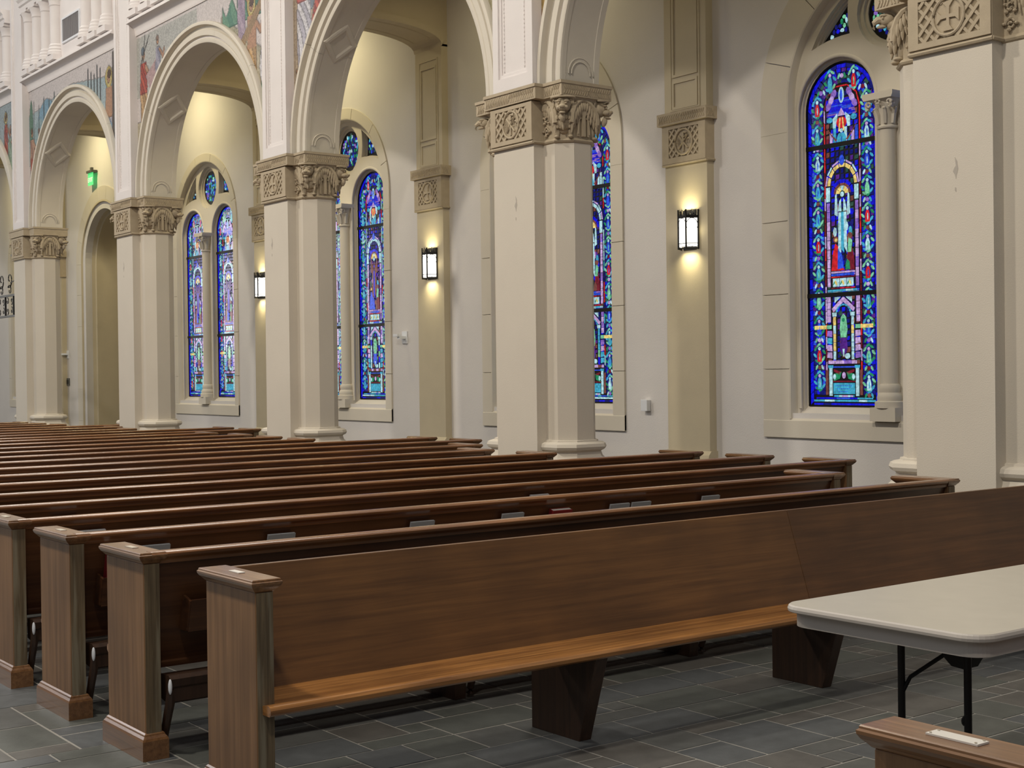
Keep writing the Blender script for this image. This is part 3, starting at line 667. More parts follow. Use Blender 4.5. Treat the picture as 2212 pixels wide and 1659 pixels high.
def beast(kind, corner, dirn, parent):
    """head, chest, wings and claws of one of the four creatures at a capital corner; dirn = outward diagonal (angle)"""
    c = Vector(corner); d = Vector((cos(dirn), sin(dirn), 0)); s = Vector((-d.y, d.x, 0)); Z = Vector((0, 0, 1))
    B = Matrix((d, s, Z)).transposed()
    def E(mb, p, rad, tilt=0, nu=9, nv=6): mb.ell(c+B@Vector(p), rad, B@Matrix.Rotation(tilt, 3, 'Y'), nu, nv)
    h = MB()
    if kind == 'eagle':
        E(h, (.045, 0, .165), (.062, .050, .052)); h_name = 'eagle_head'
        h.tube([c+B@Vector(q) for q in ((.075, 0, .165), (.115, 0, .165), (.14, 0, .145), (.145, 0, .112), (.135, 0, .095))], [.034, .028, .020, .011, .003], 8)
        h.tube([c+B@Vector(q) for q in ((.06, 0, .125), (.10, 0, .115), (.12, 0, .11))], [.022, .015, .006], 7)
        for sg in (-1, 1): E(h, (.075, sg*.036, .192), (.030, .014, .012)); E(h, (.082, sg*.042, .172), (.010, .008, .010))
        for k in range(4): E(h, (.005-.02*k, 0, .125-.035*k), (.055, .052+.006*k, .045), -.5)
    else:
        E(h, (.02, 0, .155), (.082, .078, .082)); E(h, (.095, 0, .118), (.058, .044, .040), .3); E(h, (.148, 0, .122), (.016, .028, .018))
        E(h, (.105, 0, .070), (.040, .032, .014), .25); E(h, (.075, 0, .03), (.03, .03, .05), .3)
        for sg in (-1, 1):
            E(h, (.078, sg*.038, .182), (.03, .030, .016)); E(h, (.098, sg*.036, .160), (.012, .012, .010)); E(h, (-.01, sg*.085, .20), (.016, .022, .034))
            E(h, (.095, sg*.036, .115), (.036, .024, .026))
        h_name = 'lion_head' if kind == 'lion' else 'ox_head'
        if kind == 'lion':
            for k in range(13):
                t = -2.4+4.8*k/12; E(h, (-.01, .098*sin(t), .13+.088*cos(t)), (.03, .024, .036), 0, 6, 4)
                if abs(t) > 1.2: E(h, (-.03, .11*sin(t), .09+.13*cos(t)), (.03, .026, .04), 0, 6, 4)
        else:
            for sg in (-1, 1): h.tube([c+B@Vector((.0, sg*.05, .21)), c+B@Vector((-.01, sg*.10, .225)), c+B@Vector((.01, sg*.115, .25))], [.018, .014, .005], 6)
        E(h, (-.05, 0, .07), (.07, .075, .11), -.2)
        h.tube([c+B@Vector((.02+.10*sin(t), .115*cos(t), .222)) for t in [pi*i/12 for i in range(13)]], .010, 6)
    h.build(h_name, M['carved'], parent, smooth=True)
    b = MB(); E(b, (-.05, 0, .01), (.085, .09, .10), -.25); E(b, (-.075, 0, -.06), (.06, .07, .06)); E(b, (.02, 0, -.02), (.02, .016, .07))
    for sg in (-1, 1):
        E(b, (-.045, sg*.062, -.085), (.026, .024, .065)); E(b, (-.022, sg*.066, -.142), (.036, .027, .018))
    for k in range(15): E(b, (.026-.016*(k//5), -.06+.03*(k % 5), .035-.04*(k//5)), (.018, .018, .026), 0, 6, 4)
    b.build('breast', M['carved'], parent, smooth=True)
    for sg in (-1, 1):
        wg = MB(); f = B@Vector((cos(radians(135)), sg*sin(radians(135)), 0)); out = B@Vector((cos(radians(45)), sg*sin(radians(45)), 0))
        base = c+d*(-.035)+f*.045+out*.084+Z*.015
        lead = [(-.02, -.03), (-.01, .06), (.02, .13), (.065, .175), (.115, .195), (.15, .19)]
        wg.tube([base+f*a+Z*z_ for a, z_ in lead], [.032, .034, .030, .024, .017, .008], 7)
        for row, (ln, dz, lift) in enumerate(((.175, 0, .0), (.11, .0, .014))):
            for k in range(7):
                t = k/6; a0 = .0+.15*t; z0 = .05+.125*min(1, t*1.5)**.7; ang = radians(-98+30*t)
                dr = f*cos(ang)*.7+Z*sin(ang); dr.normalize(); L = ln*(1-.35*t)
                uy = out; uz = dr.cross(uy).normalized(); Rm = Matrix((dr, uy, uz)).transposed()
                wg.ell(base+f*a0+Z*z0+dr*L*.5+out*(lift-.002*k), (L*.56, .017, .0165), Rm, 8, 5)
        wg.build('wing', M['carved'], parent, smooth=True)
def foliage(mb, p0, nrm, w, z0, z1):
    n = Vector((*nrm, 0)); t = Vector((-n.y, n.x, 0)); p0 = Vector((*p0, 0)); nz = int((z1-z0)/.09)
    for k in range(nz):
        z = z0+(k+.5)*(z1-z0)/nz; sg = 1 if k % 2 else -1
        mb.tube(spiral(p0+n*.008+Vector((0, 0, z)), .042, .006, 0 if sg > 0 else pi, sg*6.5, (t, (0, 0, 1)), 14), .009, 5)
        for q in range(4): a = q*1.5+k; mb.ell(p0+n*.01+t*.048*cos(a)+Vector((0, 0, z+.04*sin(a))), (.017, .017, .012), None, 6, 4)

# ---------------------------------------------------------------- pillars of the arcade
def oct_loop(e=0, cx=0):
    # plan of the pier core: wide slab with chamfered corners, expanded by e
    hx, y0, y1, ch = .633+e, YF-e, 8.945+e, .134
    return [(cx-hx+ch, y0), (cx+hx-ch, y0), (cx+hx, y0+ch), (cx+hx, y1-ch), (cx+hx-ch, y1), (cx-hx+ch, y1), (cx-hx, y1-ch), (cx-hx, y0+ch)]
def loft(mb, prof, loopf, mi=0):
    """stack of plan loops: prof = [(expansion, z)]"""
    rows = [[(x, y, z) for x, y in loopf(e)] for e, z in prof]; n = len(rows[0]); vs = [p for r_ in rows for p in r_]
    fs = [(i*n+k, i*n+(k+1) % n, (i+1)*n+(k+1) % n, (i+1)*n+k) for i in range(len(rows)-1) for k in range(n)]
    fs += [tuple(range(n))[::-1], tuple(range((len(rows)-1)*n, len(rows)*n))]
    mb.add(vs, fs, mi)
def pillar(i, x, label, detail, emblem):
    p = thing('pillar', label, 'pillar', (x, 0, 0), group='arcade pillars')
    mb = MB(); loft(mb, [(0, .80), (0, 3.90)], lambda e: oct_loop(e)); mb.build('shaft', M['pier'], p)
    mb = MB(); mb.box(-.324, .324, 8.35, 8.50, 0, 3.90); mb.build('pilaster', M['pier'], p)
    mb = MB(); loft(mb, [(.13, 0), (.13, .60), (.12, .74), (.075, .80), (.05, .835), (.04, .875), (.045, .885), (.068, .90), (.078, .925), (.070, .955), (.05, .968), (.02, .975), (.018, .99), (0, .995)], lambda e: oct_loop(e))
    mb.build('base', M['pier'], p, smooth=True)
    # capital: astragal, bell flaring to the abacus, nave block with emblem
    mb = MB(); loft(mb, [(0, 3.875), (.012, 3.885), (.020, 3.90), (.012, 3.915), (.0, 3.925), (.0, 3.99), (.004, 4.15), (.015, 4.26), (.05, 4.31)], lambda e: oct_loop(e))
    cap = mb.build('capital', M['carved'], p)
    mb = MB(); mb.box(-.34, .34, 8.332, 8.50, 3.912, 4.30)
    mb.tube([(-.345, 8.33, 3.90), (.345, 8.33, 3.90)], .016, 6); mb.tube([(.34, 8.33, 3.90), (.34, 8.48, 3.90)], .016, 6); mb.tube([(-.34, 8.33, 3.90), (-.34, 8.48, 3.90)], .016, 6)
    mb.build('capital_block', M['carved'], cap)
    mb = MB(); mb.box(-.255, .255, 8.3295, 8.3325, 3.965, 4.265); mb.build('recess', M['carved_shaded'], cap)
    mb = MB()
    fr = [((-.255, 3.965), (.255, 3.965)), ((.255, 3.965), (.255, 4.265)), ((.255, 4.265), (-.255, 4.265)), ((-.255, 4.265), (-.255, 3.965))]
    mb.plate([[(-.338, 3.925), (.338, 3.925), (.338, 4.298), (-.338, 4.298)], [(-.252, 3.968), (.252, 3.968), (.252, 4.262), (-.252, 4.262)]], 'Y', 8.314, 8.333)
    medallion(mb, 0, 4.115, 8.33, .25, .147, emblem); mb.build('emblem_panel', M['carved'], cap)
    # abacus
    mb = MB()
    ab = [(-.70, 8.40), (-.42, 8.40), (-.42, 8.30), (.42, 8.30), (.42, 8.40), (.70, 8.40), (.70, 9.03), (-.70, 9.03)]
    mb.plate([ab], 'Z', 4.31, 4.455)
    mb.plate([[(a*1.012, b+(-.012 if b < 8.7 else .012)) for a, b in ab]], 'Z', 4.425, 4.455)
    mb.build('abacus', M['carved'], cap)
    if detail:
        mb = MB()
        chevrons(mb, (-.41, 8.30), (.41, 8.30), (0, -1), 4.315, 4.425); chevrons(mb, (.43, 8.40), (.69, 8.40), (0, -1), 4.315, 4.425)
        chevrons(mb, (-.69, 8.40), (-.43, 8.40), (0, -1), 4.315, 4.425); chevrons(mb, (.70, 8.41), (.70, 9.02), (1, 0), 4.315, 4.425)
        o = mb.build('chevron_band', M['carved'], cap); o['kind'] = 'stuff'
    q = 4.115
    for (cx, cy, a, kd) in ((.605, 8.498, -pi/4, 'lion'), (.605, 8.917, pi/4, 'ox'), (-.605, 8.498, -3*pi/4, 'eagle')):
        beast(kd, (cx, cy, 4.075), a, cap)
    mb = MB(); foliage(mb, (.40, 8.462), (0, -1), .1, 3.94, 4.28); foliage(mb, (-.40, 8.462), (0, -1), .1, 3.94, 4.28)
    xx = .648; mb.box(xx-.03, xx+.020, 8.69, 8.725, 3.94, 4.27); mb.box(xx-.03, xx+.0185, 8.63, 8.785, 4.15, 4.185)
    for sg in (-1, 1):
        mb.box(xx-.03, xx+.008, 8.7075+sg*.06-.012, 8.7075+sg*.06+.012, 3.94, 4.10)
        mb.tube([(xx+.008, 8.7075+sg*.03, 4.12), (xx+.01, 8.7075+sg*.06, 4.10), (xx+.01, 8.7075+sg*.07, 3.96)], .009, 5)
    mb.build('relief', M['carved'], cap, smooth=True)
    # springer block with blind half-round relief and the upper nave pilaster
    mb = MB()
    loops = [[(-.324, 4.455), (.324, 4.455), (.324, 9.6), (-.324, 9.6)], [(-.235, 4.60), (.235, 4.60), (.235, 9.3), (-.235, 9.3)]]
    mb.plate(loops, 'Y', 8.345, 8.375); mb.box(-.324, .324, 8.375, 8.50, 4.455, 9.6)
    mb.plate([[(-.235, 4.60), (.235, 4.60), (.235, 9.3), (-.235, 9.3)], [(-.20, 4.64), (.20, 4.64), (.20, 9.26), (-.20, 9.26)]], 'Y', 8.362, 8.376)
    up = mb.build('upper_pilaster', M['white'], p)
    if detail:
        mb = MB()
        for sg in (-1, 1):
            z = 4.68
            while z < 7.4: mb.ell((sg*.165, 8.372, z), (.008, .008, .016), None, 5, 4); z += .042
            mb.box(sg*.165-.003, sg*.165+.003, 8.370, 8.376, 4.66, 7.4)
        o = mb.build('beading', M['white'], p); o['kind'] = 'stuff'
    if i in (1, 2, 3, 4):     # patches left by removed fixtures
        zz = {1: 3.05, 2: 3.33, 3: 3.36, 4: 3.4}[i]; xo = {1: .02, 2: .02, 3: -.12, 4: -.05}[i]
        mb = MB(); mb.prism([(xo, zz+.08), (xo+.018, zz+.05), (xo+.026, zz-.01), (xo+.012, zz-.05), (xo+.008, zz-.075), (xo, zz-.045), (xo-.016, zz-.02), (xo-.008, zz+.0), (xo+.008, zz+.02)], 'Y', 8.3485, 8.352); mb.prism([(xo, zz-.13), (xo+.009, zz-.135), (xo+.008, zz-.165), (xo-.002, zz-.155)], 'Y', 8.3485, 8.352)
        mb.build('scar', mat('scar_grey', (.42, .38, .33), .8), p)
    return p
plab = {0: 'pillar outside the right edge beyond the near pillar', 1: 'massive near pillar at the right edge with winged creature capital', 2: 'cream octagonal pillar right of centre with chi-rho emblem on capital',
        3: 'cream pillar left of centre with cross emblem, in front of third window', 4: 'slimmer looking far pillar beside the arched doorway', 5: 'small distant pillar near the left edge by the iron gate',
        6: 'farthest pillar beyond the left edge', 7: 'last pillar far beyond the left edge'}
for i in range(1, 7): pillar(i, PIERS[i], plab[i], i < 5, 'cross' if i != 2 else 'chirho')

# ---------------------------------------------------------------- nave wall over the arches
RI, RO = 1.93, 2.226
def bays(): return [((PIERS[i]+PIERS[i+1])/2, PIERS[i], PIERS[i+1]) for i in range(len(PIERS)-1)]
def nave_wall():
    z0 = 4.455; pts = [(-37.4, z0)]
    for c, a, b in reversed(bays()):
        for k in range(33): t = pi-pi*k/32; pts.append((c+(RI+.01)*cos(t), z0+.03+(RI+.01)*sin(t)) if 0 < k < 32 else (c+(RI+.01)*cos(t), z0))
    pts += [(0, z0), (0, 9.7), (-37.4, 9.7)]
    mb = MB(); mb.plate([pts], 'Y', YF, 8.945)
    w = struct('wall_nave', me=mb.mesh('wall_nave', M['white']))
    for bi, (c, xr, xl) in enumerate(bays()):
        if bi > 5: continue
        # engaged colonnettes of the blind gallery
        if bi >= 2:
            for off in (-2.08, -1.62, -1.14, -.66, .86, 1.36, 1.82):
                x = c+off; mb = MB()
                mb.lathe([(.165, 7.36), (.165, 7.42), (.15, 7.44), (.155, 7.47), (.135, 7.50), (.14, 7.53), (.115, 7.56), (.115, 8.22), (.13, 8.24), (.12, 8.27), (.14, 8.34), (.17, 8.40)], x, YF-.02, 16)
                mb.box(x-.18, x+.18, 8.31, YF+.02, 7.26, 7.355); mb.box(x-.18, x+.18, 8.31, YF+.02, 8.40, 8.45)
                mb.build('gallery_colonnette', M['white'], w, smooth=True)
            for a, b in ((c-2.24, c-.46), (c+.66, c+2.06)):
                mb = MB(); mb.prism([(YF+.02, 8.45), (8.31, 8.45), (8.31, 8.52), (8.28, 8.54), (8.28, 8.60), (8.24, 8.64), (8.24, 8.70), (YF+.02, 8.70)], 'X', a, b); mb.build('entablature', M['white'], w)
            if bi in (2, 4, 5):
                vx0, vx1, vz0, vz1 = c-.36, c+.45, 7.55, 7.93
                mb = MB(); mb.plate([[(vx0-.03, vz0-.03), (vx1+.03, vz0-.03), (vx1+.03, vz1+.03), (vx0-.03, vz1+.03)], [(vx0, vz0), (vx1, vz0), (vx1, vz1), (vx0, vz1)]], 'Y', YF-.03, YF)
                vt = mb.build('vent_grille', M['plastic'], w)
                mb = MB(); mb.box(vx0, vx1, YF-.006, YF, vz0, vz1)
                for k in range(19): x = vx0+.02+k*(vx1-vx0-.04)/18; mb.box(x-.008, x+.008, YF-.02, YF-.005, vz0, vz1)
                mb.build('vent_slats', M['vent'], vt)
nave_wall()
def trims():
    k = 1
    for bi, (c, xr, xl) in enumerate(bays()):
        if bi > 6: continue
        a, b = xl+.324, xr-.324
        pr = [(YF+.01, 6.985), (YF-.02, 6.985), (YF-.025, 7.0)]
        for i in range(9): t = i/8*pi/2; pr.append((YF-.03-.13*(1-cos(t)), 7.01+.14*sin(t)))
        pr += [(YF-.175, 7.155), (YF-.175, 7.18), (YF-.15, 7.185), (YF-.15, 7.215), (YF-.13, 7.225), (YF-.06, 7.27), (YF+.01, 7.27)]
        mb = MB(); mb.prism(pr, 'X', a, b); o = struct('trim_%d' % k, me=mb.mesh('trim', M['white'], True)); k += 1
trims()
def arches():
    lab = {1: 'arch springing from the near pillar, moulded, leaving the top of the picture', 2: 'large moulded arch between second and third pillar with carved lozenge', 3: 'moulded stone arch with lozenge over the fourth window',
           4: 'moulded arch over the round-headed doorway', 5: 'cut-off arch at the far left edge by the gate', 0: 'arch beyond the right edge over the near aisle'}
    for bi, (c, xr, xl) in enumerate(bays()):
        if bi not in lab or bi == 0: continue
        zs = 4.485; t = thing('arch', lab[bi], 'arch', (c, 0, zs))
        prof = [(2.375, YF+.0), (2.375+.005, YF-.05), (2.375-.005, YF-.072), (2.375-.03, YF-.078), (2.375-.075, YF-.074), (2.375-.085, YF-.05), (2.375-.088, YF-.008), (2.375-.165, YF+.0), (2.375-.172, YF-.03), (2.375-.18, YF-.038),
                (2.375-.29, YF-.036), (2.375-.30, YF-.02), (2.375-.305, YF+.004), (2.375-.33, YF+.006), (2.375-.335, YF-.01), (2.375-.35, YF-.018), (RI+.025, YF-.018), (RI+.008, YF-.012), (RI, YF+.01)]
        n = 5; prof = [(RI+(r_-RI)*(RO-RI)/.445, y_) for r_, y_ in prof]
        for k in range(n):
            mb = MB(); sweep_arch(mb, 0, 0, prof, pi*k/n+.0008, pi*(k+1)/n-.0008, 14, leg=.032)
            mb.build('archivolt_stone', M['stone'], t, smooth=True)
            mb = MB(); sweep_arch(mb, 0, 0, [(RI, YF+.008), (RI, YF+.055), (RI+.006, YF+.06), (RI+.006, YF+.405), (RI, YF+.41), (RI, 8.945), (RI+.01, 8.95), (RI+.2, 8.95)], pi*k/n+.0008, pi*(k+1)/n-.0008, 14, leg=.032)
            mb.build('soffit_stone', M['stone'], t, smooth=True)
        for ang in (math.radians(139), math.radians(41)):
            B = Matrix(((-sin(ang), 0, cos(ang)), (0, 1, 0), (cos(ang), 0, sin(ang)))).transposed()
            tang = Vector((-sin(ang), 0, cos(ang))); inn = Vector((-cos(ang), 0, -sin(ang))); yv = Vector((0, 1, 0))
            cc = Vector((RI*cos(ang), 8.71, RI*sin(ang)))
            mb = MB()
            def ring(s, h): return [cc+tang*s+inn*h, cc+yv*s*.82+inn*h, cc-tang*s+inn*h, cc-yv*s*.82+inn*h]
            rows = [ring(.30, -.01), ring(.285, .012), ring(.25, .020), ring(.20, .018), ring(.17, .0), ring(.12, -.004)]
            vs = [p for r_ in rows for p in r_]; fs = [(i*4+j, i*4+(j+1) % 4, i*4+4+(j+1) % 4, i*4+4+j) for i in range(5) for j in range(4)]+[(20, 21, 22, 23)]
            mb.add(vs, fs); mb.build('lozenge', M['stone'], t)
        for sg in (-1, 1):
            mb = MB(); xx = sg*(RI-.002)
            for r_ in (.155, .118):
                mb.tube([(xx-sg*.004, 8.71+r_*cos(pi*i/12), .06+r_*sin(pi*i/12)*1.05) for i in range(13)], .007, 5)
            mb.build('half_round_relief', M['stone'], t, smooth=True)
arches()

# ---------------------------------------------------------------- mosaic murals in the spandrels
def mural(bi, label, paint):
    c, xr, xl = bays()[bi]; a, b = xl+.324, xr-.324; z0, z1 = 4.46, 6.985; st = .02 if bi in (2, 3, 4) else .03
    nx, nz = int((b-a)/st), int((z1-z0)/st); sx, sz = (b-a)/nx, (z1-z0)/nz
    vs = []; fs = []; cols = []; rg = random.Random(bi)
    for i in range(nx):
        for j in range(nz):
            x = a+(i+.5)*sx; z = z0+(j+.5)*sz
            if (x-c)**2+(z-4.485)**2 < (RO-.06)**2: continue
            o = len(vs); vs += [(a+i*sx, YF-.004, z0+j*sz), (a+(i+1)*sx, YF-.004, z0+j*sz), (a+(i+1)*sx, YF-.004, z0+(j+1)*sz), (a+i*sx, YF-.004, z0+(j+1)*sz)]
            fs.append((o, o+1, o+2, o+3)); col = paint((x-c), z, rg); c2 = paint((x-c)+st, z, rg); c3 = paint((x-c), z-st, rg); j_ = (rg.uniform(.72, .95) if tuple(col) == SKY else rg.uniform(.55, .85))*(.5 if max(abs(col[q]-c2[q]) for q in (0, 1, 2)) > .16 or max(abs(col[q]-c3[q]) for q in (0, 1, 2)) > .16 else 1); cols.append([min(1, max(0, v*j_)) for v in col])
    me = bpy.data.meshes.new('mosaic_mural'); me.from_pydata(vs, [], fs)
    ca = me.color_attributes.new('tesserae', 'FLOAT_COLOR', 'CORNER')
    buf = []
    for cl in cols: buf += [*cl, 1]*4
    ca.data.foreach_set('color', buf); me.materials.append(MUR)
    o = bpy.data.objects.new('mosaic_mural', me); C.objects.link(o); tag(o, label, 'mosaic'); return o
MUR = bpy.data.materials.new('mosaic'); nt_, b_ = nodes(MUR); at = nt_.nodes.new('ShaderNodeVertexColor'); at.layer_name = 'tesserae'
nt_.links.new(at.outputs[0], b_.inputs['Base Color']); b_.inputs['Roughness'].default_value = .45
geo_ = nt_.nodes.new('ShaderNodeNewGeometry'); vo = nt_.nodes.new('ShaderNodeTexVoronoi'); vo.inputs['Scale'].default_value = 70
bp_ = nt_.nodes.new('ShaderNodeBump'); bp_.inputs['Strength'].default_value = .3; bp_.inputs['Distance'].default_value = .004
nt_.links.new(geo_.outputs['Position'], vo.inputs['Vector']); nt_.links.new(vo.outputs['Distance'], bp_.inputs['Height']); nt_.links.new(bp_.outputs[0], b_.inputs['Normal'])
SKY = (.60, .55, .54)
def fig(items):
    """ordered list of (test, colour); last hit wins"""
    def paint(x, z, rg):
        col = SKY
        for t, c in items:
            if t(x, z): col = c(x, z) if callable(c) else c
        return col
    return paint
def EL(cx, cz, rx, rz, t=0):
    ct, st = cos(t), sin(t)
    return lambda x, z: (((x-cx)*ct+(z-cz)*st)/rx)**2+((-(x-cx)*st+(z-cz)*ct)/rz)**2 < 1
def PG(pts):
    def f(x, z):
        ins = False; n = len(pts)
        for i in range(n):
            x1, z1 = pts[i]; x2, z2 = pts[(i+1) % n]
            if (z1 > z) != (z2 > z) and x < (x2-x1)*(z-z1)/(z2-z1)+x1: ins = not ins
        return ins
    return f
def LN(x1, z1, x2, z2, w):
    def f(x, z):
        dx, dz = x2-x1, z2-z1; t = max(0, min(1, ((x-x1)*dx+(z-z1)*dz)/(dx*dx+dz*dz))); return (x-x1-t*dx)**2+(z-z1-t*dz)**2 < w*w
    return f
def fold(c1, c2, f=30, t=.4): return lambda x, z: c1 if sin((x+t*z)*f+2*sin(z*5)) > 0 else c2
skin = (.50, .28, .17); skind = (.33, .17, .10); redc = fold((.55, .10, .06), (.38, .06, .04)); bluec = fold((.12, .28, .50), (.30, .48, .66)); tanc = fold((.62, .40, .20), (.45, .28, .13))
whitec = fold((.72, .70, .74), (.50, .48, .56)); rock = fold((.52, .46, .34), (.40, .37, .27), 9, 1.3); green = fold((.10, .25, .18), (.16, .33, .23), 22); purp = fold((.48, .38, .48), (.36, .28, .38))
gold = (.55, .42, .12)
def person(x, z, h, robe, s=1, hair=(.16, .08, .05), halo=False, arm=1):
    it = []
    if halo: it += [(EL(x, z+h*.90, h*.115, h*.13), gold), (EL(x, z+h*.90, h*.085, h*.10), (.66, .55, .25))]
    it += [(PG([(x-h*.10, z), (x+h*.12, z), (x+h*.13, z+h*.45), (x+h*.11, z+h*.78), (x-h*.10, z+h*.78), (x-h*.12, z+h*.4)]), robe),
           (LN(x+arm*h*.08, z+h*.72, x+arm*h*.24, z+h*.55, h*.035), skin), (LN(x+arm*h*.24, z+h*.55, x+arm*h*.30, z+h*.68, h*.03), skin),
           (EL(x, z+h*.90, h*.055, h*.075), skin), (EL(x-s*h*.015, z+h*.94, h*.06, h*.055), hair), (LN(x-h*.05, z-.02, x-h*.05, z+.04, h*.03), skind), (LN(x+h*.06, z-.02, x+h*.06, z+.04, h*.03), skind)]
    return it
# bay 3 (between third and fourth pillar): soldiers at left, cross bearer among trees at right
paint3 = fig([(lambda x, z: z < 6.95 and x < 0 and z > 6.0, (.50, .50, .47)), (lambda x, z: x < -.9 and z < 5.7-.75*(x+2.2)+.1*sin(9*x), rock), (lambda x, z: x > .8 and z < 6.55-.55*(x-1.0), rock), (EL(-2.0, 5.15, .12, .35), green), (EL(-1.75, 5.55, .10, .2), green),
    (lambda x, z: x > .85 and 6.45 < z < 6.72+.10*sin(18*x), green), (EL(2.1, 5.4, .12, .45), green), (EL(1.55, 6.75, .25, .28), green), (EL(2.15, 6.75, .2, .35), green)]
    + person(-1.98, 5.62, 1.15, lambda x, z: redc(x, z) if z > 6.05 else tanc(x, z), 1, (.15, .2, .25)) + [(PG([(-1.9, 6.3), (-1.5, 6.5), (-1.45, 6.2), (-1.75, 6.1)]), (.50, .34, .34))]
    + person(-1.42, 6.05, .80, fold((.28, .28, .36), (.40, .38, .46)), 1, (.3, .2, .15)) + [(LN(-2.1, 6.5, -1.75, 6.9, .012), (.1, .09, .08)), (LN(-2.0, 6.55, -1.9, 6.95, .01), (.1, .09, .08))]
    + person(1.42, 6.15, .95, purp, 1, (.12, .25, .2)) + person(1.72, 5.62, 1.1, lambda x, z: (skin if z > 6.05 else tanc(x, z)), -1, (.12, .06, .04), True)
    + [(LN(1.2, 5.95, 2.2, 6.75, .07), (.36, .24, .13)), (LN(1.3, 5.9, 2.25, 4.75, .07), (.34, .22, .12)), (EL(2.1, 5.75, .15, .3), whitec), (EL(2.17, 5.6, .09, .2), skin), (LN(2.18, 6.95, 2.2, 6.6, .05), (.6, .1, .1))])
# bay 4: spears and a robed figure with blue cloak at right, crowd in red at left
paint4 = fig([(lambda x, z: z < 6.75-.1*abs(x) and z > 5.6, (.40, .50, .54)), (EL(-1.3, 6.1, .55, .6), (.22, .38, .50)), (EL(-1.7, 5.9, .4, .5), (.28, .40, .42)), (EL(-2.15, 6.3, .1, .5), (.12, .25, .18))]
    + [(LN(-2.0+.28*k, 5.6, -2.0+.28*k, 6.75-.1*(k % 2), .014), (.12, .16, .15)) for k in range(5)]
    + person(-2.0, 4.95, 1.05, redc, 1, (.15, .07, .04)) + person(-1.72, 5.3, .95, fold((.28, .30, .34), (.45, .46, .5)), 1) + person(-2.12, 5.3, 1.0, fold((.5, .3, .2), (.36, .2, .15)), 1) + [(PG([(-2.2, 4.5), (-1.9, 4.5), (-1.75, 5.6), (-2.2, 5.75)]), redc)]
    + [(LN(.8+.14*k, 6.2, .8+.14*k, 6.85-.07*(k % 3), .014), (.08, .08, .08)) for k in range(5)]
    + [] + person(1.74, 5.35, 1.35, lambda x, z: (skin if z > 5.9 else whitec(x, z)), -1, (.12, .07, .04), True)
    + [(PG([(1.15, 5.2), (1.35, 5.85), (1.55, 6.05), (1.85, 5.8), (2.2, 5.3), (2.2, 4.46), (1.85, 4.46)]), bluec), (EL(1.33, 6.02, .07, .09), skin), (LN(1.95, 6.9, 1.9, 5.0, .05), (.10, .08, .07))])
# bay 2: soldier in white tunic and red cloaks at left, olive colours at right
paint2 = fig([(lambda x, z: x < 0, (.48, .38, .28)), (lambda x, z: x > 0, fold((.40, .36, .22), (.28, .30, .18), 12)), (lambda x, z: z < 5.15 and x < 0, rock), (EL(-1.75, 6.7, .15, .5), fold((.30, .34, .40), (.2, .24, .3)))]
    + [(PG([(-2.1, 5.55), (-1.72, 5.5), (-1.75, 6.2), (-1.8, 6.6), (-2.08, 6.6), (-2.12, 6.1)]), whitec), (LN(-2.08, 6.38, -1.78, 6.38, .035), (.55, .12, .10)), (PG([(-1.85, 5.7), (-1.2, 5.9), (-1.0, 6.6), (-1.55, 6.6)]), redc),
       (PG([(-2.2, 4.85), (-2.02, 4.85), (-1.92, 5.35), (-2.15, 5.4)]), redc), (EL(-1.86, 5.2, .07, .22), (.30, .33, .36)), (EL(-1.86, 5.3, .035, .06), (.75, .78, .8)), (LN(-2.12, 5.5, -1.8, 5.5, .03), skind), (LN(-1.95, 5.5, -1.98, 5.3, .05), skin), (EL(-1.45, 6.75, .1, .16), skin)])
paint1 = fig([(lambda x, z: True, fold((.50, .34, .12), (.38, .22, .10), 14))]+person(-1.95, 5.1, 1.3, tanc, 1, halo=True))
paint5 = fig([(lambda x, z: z > 5.6, (.38, .45, .48)), (lambda x, z: z < 5.6, (.3, .28, .3))]+person(2.05, 5.2, 1.1, bluec, -1)+person(1.8, 5.5, 1.0, fold((.2, .3, .2), (.3, .4, .3)), -1)+person(1.55, 5.9, .9, redc, -1, halo=True)+person(2.15, 4.7, 1.0, bluec, -1))
mural(1, 'ochre strip of mosaic right of the second pillar at the top', paint1)
mural(2, 'mosaic with white tunic and red cloaks right of the third pillar', paint2)
mural(3, 'mosaic around the third arch with red-cloaked soldier and green trees', paint3)
mural(4, 'mosaic around the fourth arch with blue cloak, spears and red robe', paint4)
mural(5, 'cut-off mosaic at the left edge with blue and green robed crowd', paint5)

